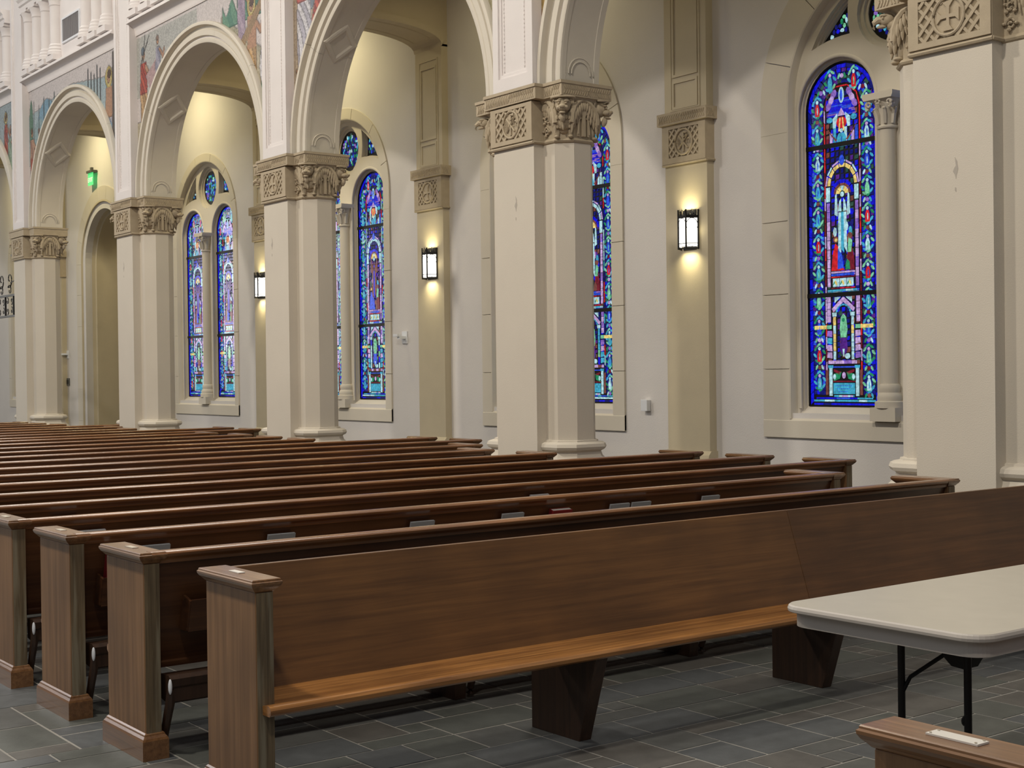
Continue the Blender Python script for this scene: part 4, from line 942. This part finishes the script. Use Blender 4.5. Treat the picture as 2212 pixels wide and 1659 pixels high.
# ---------------------------------------------------------------- wall pilasters, aisle transverse arches
def wall_pilaster(i, x, label, emblem):
    t = thing('wall_pilaster', label, 'pilaster', (x, 0, 0)); h = .33
    MB().box(-h, h, 10.915, YW+.01, .76, 3.965).build('shaft', M['tancol'], t)
    mb = MB(); mb.box(-h-.05, h+.05, 10.865, YW+.01, 0, .66); mb.prism([(YW+.01, .66), (10.865, .66), (10.88, .72), (10.90, .745), (10.915, .765), (YW+.01, .765)], 'X', -h-.02, h+.02); mb.build('base', M['tancol'], t)
    mb = MB(); mb.box(-h-.012, h+.012, 10.895, YW+.01, 3.985, 4.42); mb.tube([(-h-.02, 10.895, 3.975), (h+.02, 10.895, 3.975)], .016, 6); mb.tube([(h+.015, 10.895, 3.975), (h+.015, YW, 3.975)], .016, 6)
    cap = mb.build('capital', M['carved'], t)
    mb = MB(); mb.box(-h-.06, h+.06, 10.845, YW+.01, 4.42, 4.555); mb.build('abacus', M['carved'], cap)
    MB().box(-.235, .235, 10.893, 10.896, 4.05, 4.37).build('recess', M['carved_shaded'], cap)
    mb = MB(); mb.plate([[(-h-.012, 3.985), (h+.012, 3.985), (h+.012, 4.42), (-h-.012, 4.42)], [(-.235, 4.05), (.235, 4.05), (.235, 4.37), (-.235, 4.37)]], 'Y', 10.878, 10.896)
    medallion(mb, 0, 4.21, 10.894, .232, .158, emblem); mb.build('emblem_panel', M['carved'], cap)
    mb = MB(); chevrons(mb, (-h-.05, 10.845), (h+.05, 10.845), (0, -1), 4.43, 4.54); chevrons(mb, (h+.06, 10.85), (h+.06, 11.01), (1, 0), 4.43, 4.54)
    o = mb.build('chevron_band', M['carved'], cap); o['kind'] = 'stuff'
    mb = MB(); mb.box(-h, h, 10.915, YW+.01, 4.555, 6.25)
    for (a, b, c, d) in ((-.17, .17, 4.98, 5.95), (-.17, .17, 4.62, 4.88)):
        mb.plate([[(a-.03, c-.03), (b+.03, c-.03), (b+.03, d+.03), (a-.03, d+.03)], [(a, c), (b, c), (b, d), (a, d)]], 'Y', 10.903, 10.916)
    mb.plate([[(-.235, 4.575), (.235, 4.575), (.235, 6.08), (-.235, 6.08)], [(-.215, 4.595), (.215, 4.595), (.215, 6.06), (-.215, 6.06)]], 'Y', 10.907, 10.916)
    mb.build('upper_shaft', M['tancol'], t)
    # transverse arch from wall pilaster to pillar
    ya, yb = 8.94, YW+.01; cy, hs = (8.93+10.915)/2, (10.915-8.93)/2
    cur = [(cy-hs*cos(pi*k/20), 6.22+.23*sin(pi*k/20)**.8) for k in range(21)]
    loop = [(ya, 6.22)]+cur+[(yb, 6.22), (yb, 7.9), (ya, 7.9)]
    mb = MB(); mb.plate([loop], 'X', -h, h); mb.build('transverse_arch', M['tancol'], t)
    for sx in (-1, 1):
        mb = MB(); rows = []
        for k in range(21):
            y, z = cur[k]; dy = (y-cy)/hs*.05; rows.append([(sx*(h+.0), y, z+.0), (sx*(h+.022), y, z+.0), (sx*(h+.022), y+dy, z+.095), (sx*h, y+dy, z+.10)])
        vs = [p for r_ in rows for p in r_]; fs = [(i_*4+j, i_*4+j+1, i_*4+5+j, i_*4+4+j) for i_ in range(20) for j in range(3)]
        mb.add(vs, fs); mb.build('arch_band', M['tancol'], t)
    mb = MB()
    for k in range(3, 17):
        y, z = cur[k]; y2, z2 = cur[k+1]
        for sx in (-.2, .2): mb.tube([(sx, y, z-.001), (sx, y2, z2-.001)], .01, 4)
    for yy in (3, 17):
        y, z = cur[yy]; mb.tube([(-.2, y, z-.001), (0, y+(.1 if yy > 9 else -.1)*.6, z-.01), (.2, y, z-.001)], .01, 4)
    mb.build('soffit_moulding', M['tancol'], t)
    return t
wlab = {1: 'wall pilaster hidden behind the near right pillar', 2: 'tall wall pilaster with lantern between near window and second pillar', 3: 'wall pilaster with lantern right of the third pillar', 4: 'narrow wall pilaster with lantern just left of third pillar', 5: 'wall pilaster hidden behind the fourth pillar', 6: 'farthest wall pilaster behind iron gate'}
for i in (1, 2, 3, 4, 5, 6): wall_pilaster(i, WPIL[i], wlab[i], 'chirho' if i in (2,) else 'cross')

# ---------------------------------------------------------------- wall lanterns
def sconce(x, z0, label):
    t = thing('wall_lantern', label, 'lamp', (x, 10.915, z0), group='wall lanterns')
    P = [(-.135, 0), (-.06, -.115), (.06, -.115), (.135, 0)]; H = .40
    MB().box(-.10, .10, -.012, 0, .0, .44).build('back_plate', M['black'], t)
    d = MB(); q = [(a*.93, b*.93-.012) for a, b in P]; vs = [(a, b, z) for z in (.03, .37) for a, b in q]; d.add(vs, [(0, 1, 5, 4), (1, 2, 6, 5), (2, 3, 7, 6)]); d.build('diffuser', M['diffuser'], t)
    f = MB()
    for a, b in P: f.box(a-.007, a+.007, b-.018, b-.004, 0, .44)
    for (a, b), (c, e) in zip(P[:-1], P[1:]):
        A = Vector((a, b-.012, 0)); B2 = Vector((c, e-.012, 0)); D = B2-A
        nrm = Vector((D.y, -D.x, 0)).normalized()
        def bar(p, q_, r=.004): f.tube([A+D*p[0]+Vector((0, 0, p[1])), A+D*q_[0]+Vector((0, 0, q_[1]))], r, 4)
        bar((0, .01), (1, .01), .009); bar((0, .065), (1, .065), .004)
        for (u0, u1) in ((0, .5), (.5, 1)): bar((u0, .03), ((u0+u1)/2, .05), .0025); bar(((u0+u1)/2, .05), (u1, .03), .0025)
        # solid band under the crown, pointed arch and crown of cusps
        vs = [A+Vector((0, 0, .345)), B2+Vector((0, 0, .345)), B2+Vector((0, 0, .375)), A+Vector((0, 0, .375))]
        vs = [v+nrm*.003 for v in vs]+[v-nrm*.003 for v in vs]
        f.add(vs, [(0, 1, 2, 3), (7, 6, 5, 4), (0, 4, 5, 1), (3, 2, 6, 7)])
        for k in range(6):
            t0, t1 = k/6, (k+1)/6; g = lambda s: .5*s**.55 if False else s
            arcL = lambda s: (.5*(1-cos(s*pi/2)), .25+.095*sin(s*pi/2)); 
            bar(arcL(t0), arcL(t1), .0035); a0, a1 = arcL(t0), arcL(t1); bar((1-a0[0], a0[1]), (1-a1[0], a1[1]), .0035)
        bar((.0, .25), (.09, .235), .006); bar((1, .25), (.91, .235), .006)
        ring = [(.5+.16*cos(2*pi*k/10), .405+.026*sin(2*pi*k/10)) for k in range(11)]
        for r0, r1 in zip(ring[:-1], ring[1:]): bar(r0, r1, .004)
        bar((.0, .375), (-.06, .43), .006); bar((1, .375), (1.06, .43), .006); bar((.2, .375), (.36, .395), .004); bar((.8, .375), (.64, .395), .004); bar((.5, .43), (.5, .45), .003)
    f.build('frame', M['black'], t)
    for dz in (.385, -.006):
        l = bpy.data.lights.new('lantern_light', 'AREA'); l.shape = 'RECTANGLE'; l.size = .20; l.size_y = .07; l.energy = 1.7; l.color = (1, .88, .50); l.spread = radians(125)
        lo = bpy.data.objects.new('lantern_light', l); C.objects.link(lo); lo.parent = t; lo.location = (0, -.085, dz)
        lo.rotation_euler = (radians(180-9), 0, 0) if dz > 0 else (radians(9), 0, 0)
    l = bpy.data.lights.new('lantern_halo', 'POINT'); l.energy = .35; l.color = (1, .88, .52); l.shadow_soft_size = .09
    lo = bpy.data.objects.new('lantern_halo', l); C.objects.link(lo); lo.parent = t; lo.location = (.175, -.05, .2)
    return t
sconce(WPIL[2]+.06, 3.0, 'lit gothic lantern on the pilaster nearest the large window, the largest')
sconce(WPIL[3]+.04, 2.985, 'lit gothic lantern right of the third pillar, middle of the three')
sconce(WPIL[4]-.02, 2.98, 'lit gothic lantern left of the third pillar, the smallest')

# ---------------------------------------------------------------- small wall fittings
t = thing('exit_sign', 'green lit exit sign above the arched doorway', 'sign', (-29.64, 10.92, 5.84))
MB().box(-.16, .16, -.04, .09, .27, .32).build('housing', M['devgrey'], t); MB().box(-.04, .04, .0, .05, .33, .39).build('bracket', M['devgrey'], t)
MB().box(-.145, .145, -.006, .006, 0, .27).build('panel', M['green'], t)
tc = bpy.data.curves.new('exit_text', 'FONT'); tc.body = 'EXIT'; tc.size = .14; tc.align_x = 'CENTER'; tc.extrude = .002; tc.materials.append(M['greenl'])
tmp = bpy.data.objects.new('tmp', tc); C.objects.link(tmp); bpy.context.view_layer.update()
tme = bpy.data.meshes.new_from_object(tmp.evaluated_get(bpy.context.evaluated_depsgraph_get())); bpy.data.objects.remove(tmp)
to = bpy.data.objects.new('lettering', tme); C.objects.link(to); to.parent = t; to.location = (0, -.009, .07); to.rotation_euler = (pi/2, 0, 0)
t = thing('wall_box', 'small white junction box on wall right of the second pillar', 'box', (-12.0, YW, 1.19))
MB().box(-.05, .05, -.06, 0, 0, .13).build('box_body', M['plastic'], t, bevel=.004); MB().box(-.053, .053, -.063, -.055, .0, .133).build('cover', M['plastic'], t, bevel=.003)
t = thing('camera_bracket', 'white wall bracket with small device between third window and pilaster', 'device', (-17.22, YW, 2.10))
MB().box(-.07, .07, -.015, 0, 0, .18).build('back_plate', M['plastic'], t, bevel=.003); MB().box(-.03, .03, -.12, -.015, .07, .11).build('arm', M['plastic'], t); MB().box(-.10, .02, -.15, -.09, .10, .14).build('head', M['plastic'], t, bevel=.004)
t = thing('camera_bracket', 'tiny white wall bracket left of the arched doorway', 'device', (-31.5, YW, 2.10))
MB().box(-.07, .07, -.015, 0, 0, .18).build('back_plate', M['plastic'], t); MB().box(-.10, .02, -.15, -.015, .08, .12).build('arm', M['plastic'], t)
t = thing('thermostat', 'dark square wall plate low to the left of the doorway', 'device', (-31.5, YW, 1.48))
MB().box(-.09, .09, -.02, 0, 0, .17).build('body', M['devgrey'], t); MB().box(-.06, .06, -.026, -.02, .04, .13).build('screen', M['black'], t)
t = thing('cabinet', 'dark wooden bookcase inside the doorway', 'cabinet', (-31.0, 13.3, 0))
MB().box(-.5, 1.3, -.2, .2, 0, .10).build('plinth', M['dark'], t); mb = MB(); mb.box(-.5, -.45, -.2, .2, .1, 1.6); mb.box(1.25, 1.3, -.2, .2, .1, 1.6); mb.box(-.5, 1.3, .17, .2, .1, 1.6); mb.build('carcass', M['dark'], t)
for z in (.6, 1.1, 1.6): MB().box(-.5, 1.3, -.2, .2, z-.015, z+.015).build('shelf', M['dark'], t)

# iron gate at the far left between the last pillars
def gate():
    x1, x0 = PIERS[5]-.72, PIERS[6]+.72; y = 8.62
    t = thing('iron_gate', 'black wrought iron gate with scrolls at the left edge', 'gate', (x1, y, 0)); w = x1-x0
    for xx in (0, -w):
        MB().box(xx-.02, xx+.02, -.02, .02, 0, 3.85).build('post', M['black'], t)
    for z in (2.89, 3.30): MB().box(-w, 0, -.018, .018, z-.02, z+.02).build('rail', M['black'], t)
    MB().box(-.6, -.05, -.018, .018, 4.06, 4.10).build('rail', M['black'], t)
    x = -.52
    while x > -w+.2: MB().box(x-.016, x+.016, -.016, .016, 2.89, 3.30).build('bar', M['black'], t); x -= .52
    x = -.26; k = 0
    pl = ((1, 0, 0), (0, 0, 1))
    while x > -w+.2:
        for sg in (-1, 1):
            mb = MB(); mb.tube(spiral((x+sg*.13, 0, 3.19), .075, .015, -pi/2*sg, -pi/2*sg+sg*5.5, pl), .009, 5); mb.tube(spiral((x+sg*.13, 0, 3.0), .075, .015, pi/2*sg, pi/2*sg-sg*5.5, pl), .009, 5); mb.build('scroll', M['black'], t)
        if k < 5:
            mb = MB(); mb.tube(spiral((x+.02, 0, 3.62), .17, .03, -2.2, 4.6, pl), .011, 5); mb.tube(spiral((x+.02, 0, 3.40), .12, .02, 2.6, -3.4, pl), .010, 5); mb.build('scroll', M['black'], t)
        x -= .52; k += 1
    mb = MB(); mb.tube(spiral((-.14, 0, 3.86), .12, .025, -1.2, 5.6, pl), .012, 5); mb.tube([(-.02, 0, 3.78), (-.08, 0, 3.66), (-.3, 0, 3.60), (-.7, 0, 3.55)], .011, 5); mb.build('scroll', M['black'], t)
gate()

# ---------------------------------------------------------------- pews
PC = {}
def cache(key, fn):
    if key not in PC: PC[key] = fn()
    return PC[key]
def cap_mesh(L, w, mats):
    # moulded cap running along x from 0 to -L, width w centred on y=0
    mb = MB(); rows = []
    prof = [(0.0, -.050), (.004, -.047), (.010, -.040), (.020, -.030), (.026, -.020), (.027, -.012), (.022, -.008), (.022, -.003), (.019, 0)]
    for e, z in prof: rows.append([(e, -w/2-e, z), (e, w/2+e, z), (-L-e, w/2+e, z), (-L-e, -w/2-e, z)])
    vs = [p for r_ in rows for p in r_]; fs = [(i*4+j, i*4+(j+1) % 4, i*4+4+(j+1) % 4, i*4+4+j) for i in range(len(rows)-1) for j in range(4)]
    n = len(rows)*4; fs += [(3, 2, 1, 0), (n-4, n-3, n-2, n-1)]
    mb.add(vs, fs); return mb.mesh('cap', mats)
PD, PT = .43, .075     # end panel depth and thickness
def make_pew(label, X, Y0, L, rot=0, sup=(), racks=(), seam=None, flat=False, group='rows of wooden pews', plates=True, kneeler=True):
    """local frame: back top at x=0, seat towards -x, y from 0 to L"""
    t = thing('pew', label, 'pew', (X, Y0, 0), rot, group)
    Lk = round(L, 3)
    for yy in (0, L):
        y0 = yy if yy == 0 else L-PT
        ep = link('end_panel', cache('post', lambda: MB().box(-PD, 0, 0, PT, .0, .85).mesh('end_panel', M['wood_post'])), t, .004, (0, y0, 0))
        link('end_edge', cache('edge', lambda: MB().box(0, .004, .004, PT-.004, .115, .848).mesh('end_edge', M['wood_edge'])), ep, 0, (0, 0, 0))
        if flat: link('end_edge', PC['edge'], ep, 0, (-PD-.004, 0, 0))
        link('cap', cache('cap', lambda: cap_mesh(PD, PT, M['wood_cap'])), ep, 0, (0, PT/2, .90))
        def base():
            mb = MB(); rows = []
            for e, z in ((.022, 0), (.022, .085), (.018, .095), (.010, .105), (.008, .112), (.001, .118)): rows.append([(e, -e, z), (e, PT+e, z), (-PD-e, PT+e, z), (-PD-e, -e, z)])
            vs = [p for r_ in rows for p in r_]; mb.add(vs, [(i*4+j, i*4+(j+1) % 4, i*4+4+(j+1) % 4, i*4+4+j) for i in range(5) for j in range(4)]+[(20, 21, 22, 23)]); return mb.mesh('base_moulding', M['wood_cap'])
        link('base_moulding', cache('pbase', base), ep)
        if plates and yy == 0: link('name_plate', cache('plate', lambda: MB().box(-.045, .045, -.014, .014, 0, .003).mesh('name_plate', M['plate'])), ep, 0, (-PD*.52, PT/2, .900))
    def back():
        mb = MB(); mb.prism([(-.012, .87), (-.034, .87), (-.185, .37), (-.155, .365)], 'Y', PT, L-PT); return mb
    if flat:
        # turned pew: veneered panels facing the seat side, with a seam
        cuts = [PT]+sorted([seam] if seam else [])+[L-PT]
        for k, (a, b) in enumerate(zip(cuts[:-1], cuts[1:])):
            mb = MB(); mb.prism([(-.004, .897), (-.030, .897), (-.190, .42), (-.165, .42)], 'Y', a+.0015, b-.0015); mb.build('back_panel', M['wood_panel_shaded'] if k == 0 and len(cuts) > 2 else M['wood_panel'], t, bevel=.003)
    else:
        link('back_panel', cache(('back', Lk), lambda: back().mesh('back_panel', M['wood_back'])), t)
        def rail():
            mb = MB(); mb.prism([(-.006, .846), (-.002, .856), (.006, .866), (.018, .874), (.025, .882), (.026, .890), (.021, .897), (.012, .901), (-.036, .901), (-.046, .893), (-.046, .875), (-.040, .862), (-.024, .846)], 'Y', PT*.4, L-PT*.4); return mb.mesh('top_rail', M['wood_rail'], True)
        link('top_rail', cache(('rail', Lk), rail), t)
        def brail():
            mb = MB(); mb.prism([(-.150, .395), (-.138, .385), (-.142, .362), (-.19, .362), (-.19, .395)], 'Y', PT, L-PT); return mb.mesh('bottom_rail', M['wood_back'])
        link('bottom_rail', cache(('brail', Lk), brail), t)
    def seat():
        mb = MB(); pr = [(-.15, .432), (-.30, .420), (-.42, .424), (-.478, .434), (-.492, .430), (-.500, .418), (-.498, .402), (-.486, .393), (-.15, .393)]
        mb.prism(pr, 'Y', PT*.3 if not flat else .0, L-PT*.3); return mb.mesh('seat', M['wood_seat'], True)
    link('seat', cache(('seat', Lk, flat), seat), t, 0, (0, .0 if not flat else 0, 0))
    def supm():
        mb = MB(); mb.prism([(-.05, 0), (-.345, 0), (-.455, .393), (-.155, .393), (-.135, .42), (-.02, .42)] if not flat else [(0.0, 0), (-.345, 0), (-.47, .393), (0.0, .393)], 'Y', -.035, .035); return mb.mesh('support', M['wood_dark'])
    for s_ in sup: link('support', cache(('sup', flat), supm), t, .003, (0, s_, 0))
    for ry, books in racks:
        def rackm():
            mb = MB(); W_ = .42
            def lx(z): return -.013-(.87-z)*.286+.012
            mb.prism([(lx(.67)+.085, .675), (lx(.67)+.070, .675), (lx(.55)+.060, .535), (lx(.55)+.075, .535)], 'Y', -W_/2, W_/2)
            mb.box(lx(.55)-.01, lx(.55)+.075, -W_/2, W_/2, .53, .545)
            for s in (-1, 1): mb.prism([(lx(.69), .69), (lx(.67)+.08, .67), (lx(.55)+.07, .535), (lx(.53), .53)], 'Y', s*W_/2-.006, s*W_/2+.006)
            return mb.mesh('book_rack', M['wood_back'])
        link('book_rack', cache('rack', rackm), t, 0, (0, ry, 0))
    if kneeler:
        kn = None
        def km():
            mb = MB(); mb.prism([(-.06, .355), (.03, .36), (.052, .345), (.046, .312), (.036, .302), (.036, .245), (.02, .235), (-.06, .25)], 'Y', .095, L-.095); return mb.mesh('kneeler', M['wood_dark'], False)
        kn = link('kneeler', cache(('kn', Lk), km), t)
        for ky in [.105]+[s_+.07 for s_ in sup]+[L-.105]:
            def lm():
                mb = MB(); mb.tube([(.03, 0, .30), (.02, 0, .24), (-.02, 0, .15), (-.06, 0, .05), (-.06, 0, .022)], [.016, .022, .02, .018, .022], 8); return mb.mesh('kneeler_leg', M['wood_dark'], True)
            lg = link('kneeler_leg', cache('kleg', lm), kn, 0, (0, ky, 0))
        link('bumper', cache('bump', lambda: MB().ell((0, 0, 0), (.010, .009, .034), None, 10, 8).mesh('bumper', M['plastic'], True)), kn, 0, (.052, .093, .315))
    return t
ROWX = [-5.75, -6.67, -7.56, -8.45, -9.33, -10.25, -11.15, -12.03, -12.92, -13.79, -14.65, -15.54, -16.45, -17.32, -18.05, -18.92, -19.78, -20.75, -21.65, -22.65, -23.55, -24.45]
ROWY = [8.10, 8.02, 9.24, 9.22, 9.22, 8.20, 8.13, 8.62, 9.25, 9.22, 8.05, 8.08, 8.12, 8.05, 9.05, 9.05, 7.9, 8.06, 8.6, 7.85, 7.82, 7.8]
ORD = ['first', 'second', 'third', 'fourth', 'fifth', 'sixth', 'seventh', 'eighth', 'ninth', 'tenth', 'eleventh', 'twelfth', 'thirteenth', 'fourteenth', 'fifteenth', 'sixteenth', 'seventeenth', 'eighteenth', 'nineteenth', 'twentieth', 'twenty-first', 'twenty-second']
PY0 = 2.325
BOOKS = [(1, 2.76, 'g'), (1, 3.47, 'g'), (1, 4.37, 'g'), (1, 5.02, 'g'), (1, 5.39, 'r'), (1, 5.875, 'g'), (1, 6.06, 'g'), (1, 6.69, 'g'), (2, 5.92, 'w'), (2, 2.76, 'w'), (3, 2.93, 'w'), (1, 2.48, 'r')]
near = {2: ' beside the near pillar foot'}
for k, (x, ye) in enumerate(zip(ROWX, ROWY)):
    ends = 'reaching between the pillars' if ye > 8.9 else 'ending short of the pillars'
    lab = '%s dark wooden pew behind the turned front pew, %s' % (ORD[k], ends)
    if k == 21: lab = 'twenty-second and last dark wooden pew, thinnest line at far left'
    L = ye-PY0; sup = [1.69, 3.34]+([5.0] if L > 6.5 else [])
    rk = sorted(set(round(b[1]-PY0, 2) for b in BOOKS if b[0] == k)); rr_ = []
    for v in rk:
        if not rr_ or v-rr_[-1] > .36: rr_.append(v)
    if k == 1: rr_ = [.37, 1.15, 2.05, 2.70, 3.07+.1, 3.64, 4.36]
    if k == 0: rr_ = [.42, 1.3, 2.3, 3.3, 4.3]
    make_pew(lab, x, PY0, L, 0, sup if k < 12 else (), [(v, 0) for v in rr_], kneeler=k < 6)
pew1 = make_pew('long front pew turned to face the viewer with bright seat and seamed back', -5.135, 2.335+7.2, 7.2, pi, [7.2-1.66, 7.2-3.30, 7.2-5.2], [], 7.2-3.36, True, plates=True, kneeler=False)
MB().box(-.045, .045, -.014, .014, 0, .003).build('name_plate', M['plate_w'], pew1, loc=(-.20, 7.2-PT/2, .9005))
# the pew end in the bottom right corner
fp = make_pew('pew end cut by the bottom right corner, with white name plate', -1.47, PY0+.06, 6.0, 0, [1.7, 3.3], [], plates=False, kneeler=False, group=None)
MB().box(-.062, .062, -.02, .02, 0, .004).build('name_plate', M['plate_w'], fp, loc=(-.25, PT/2, .9005))
mb = MB()
for sx in (-1, 1):
    for sy in (-1, 1): mb.lathe([(.003, 0), (.003, .002)], -.25+sx*.054, PT/2+sy*.014, 8)
mb.build('screw', M['plate'], fp, loc=(0, 0, .9045))
# books and booklets standing in the racks
gl = {'g': ('song_booklet', 'booklet'), 'w': ('song_booklet', 'booklet'), 'r': ('hymn_book', 'book')}
words = ['leftmost', 'second', 'third', 'fourth', 'fifth', 'sixth', 'seventh', 'eighth']
cnt = {}
for n_, (row, y, kd) in enumerate(BOOKS):
    x = ROWX[row]; nm, cat = gl[kd]; cnt[(row, kd)] = cnt.get((row, kd), -1)+1
    if kd == 'r':
        thick, wid, top = .04, .15, .81
        lab = {5.39: 'red hymn book with white page edges in the rack behind the second pew', 2.48: 'dark red hymn book at the aisle end of the second pew'}[y]
        if y < 3: y = y+.05
        t = thing(nm, lab, cat, (x-.062, y, .572), 0, 'hymn books in the pew racks'); t.rotation_euler.y = radians(15.5)
        if y < 3.0: wid = .03; 
        mb = MB(); mb.box(-.02, -.016, -wid/2, wid/2, 0, .25); mb.box(.016, .02, -wid/2, wid/2, 0, .25); mb.box(-.02, .02, -wid/2-.003, -wid/2, 0, .25); mb.build('cover', M['red'], t)
        MB().box(-.016, .016, -wid/2, wid/2, .003, .247).build('pages', M['pages'], t)
    else:
        lab = '%s booklet standing in the rack on the %s pew, %s from the left' % ('pale grey' if kd == 'g' else 'white', ORD[row], words[cnt[(row, kd)]])
        t = thing(nm, lab, cat, (x-.068, y, .570), 0, 'booklets in the pew racks'); t.rotation_euler.y = radians(15.5)
        w_ = .08
        mb = MB(); mb.box(-.006, -.004, -w_, w_, 0, .253); mb.box(.008, .010, -w_, w_, 0, .253); mb.build('cover', M['paperd'] if kd == 'g' else M['paper'], t)
        MB().box(-.004, .008, -w_, w_, 0, .252).build('pages', M['paper'], t)

# ---------------------------------------------------------------- folding table
def rrect(x0, x1, y0, y1, r, n=8):
    p = []
    for cx, cy, a in ((x1-r, y0+r, -pi/2), (x1-r, y1-r, 0), (x0+r, y1-r, pi/2), (x0+r, y0+r, pi)):
        for i in range(n+1): t = a+pi/2*i/n; p.append((cx+r*cos(t), cy+r*sin(t)))
    return p
def table():
    t = thing('folding_table', 'long beige folding table with rounded corners and black legs', 'table', (-3.27, 4.10, 0)); X, L = .46, 2.42
    mb = MB(); rows = [(-.004, .712), (0, .715), (.002, .725), (-.002, .735), (-.008, .740)]; n = None; vs = []
    for e, z in rows:
        p = rrect(-X-e, X+e, 0-e, L+e, .10+e); n = len(p); vs += [(a, b, z) for a, b in p]
    fs = [(i*n+k, i*n+(k+1) % n, (i+1)*n+(k+1) % n, (i+1)*n+k) for i in range(len(rows)-1) for k in range(n)]+[tuple(range(n))[::-1]]
    mb.add(vs, fs, 1); p = rrect(-X+.008, X-.008, .008, L-.008, .092); mb.add([(a, b, .740) for a, b in p], [tuple(range(n))], 0)
    mb.build('tabletop', [M['tabletop'], M['tablerim']], t)
    mb = MB(); po = rrect(-X+.03, X-.03, .03, L-.03, .08); pi_ = rrect(-X+.055, X-.055, .055, L-.055, .06); mb.plate([po, pi_], 'Z', .655, .713); mb.build('apron', M['tablerim'], t)
    for ye, sg in ((.36, 1), (L-.36, -1)):
        for x in (-.147, .153): MB().tube([(x, ye, 0.0), (x, ye, .70)], .0145, 12).build('leg', M['black'], t, smooth=True)
        MB().tube([(-.147, ye, .06), (.153, ye, .06)], .011, 8).build('crossbar', M['black'], t)
        mb = MB(); mb.tube([(-.14, ye, .40), (-.12, ye+sg*.02, .455), (.02, ye+sg*.10, .575), (.06, ye+sg*.12, .60)], .009, 6); mb.tube([(.06, ye+sg*.12, .60), (.14, ye, .47)], .004, 5); mb.build('brace', M['black'], t)
        mb = MB(); mb.prism([(.0, .70), (.0, .60), (.03, .55), (.06, .525), (.115, .52), (.14, .56), (.14, .70)], 'Y', ye+sg*.03, ye+sg*.12); mb.build('bracket', M['black'], t)
        MB().ell((.138, ye, .335), (.012, .014, .02), None, 8, 6).build('latch', M['black'], t)
table()
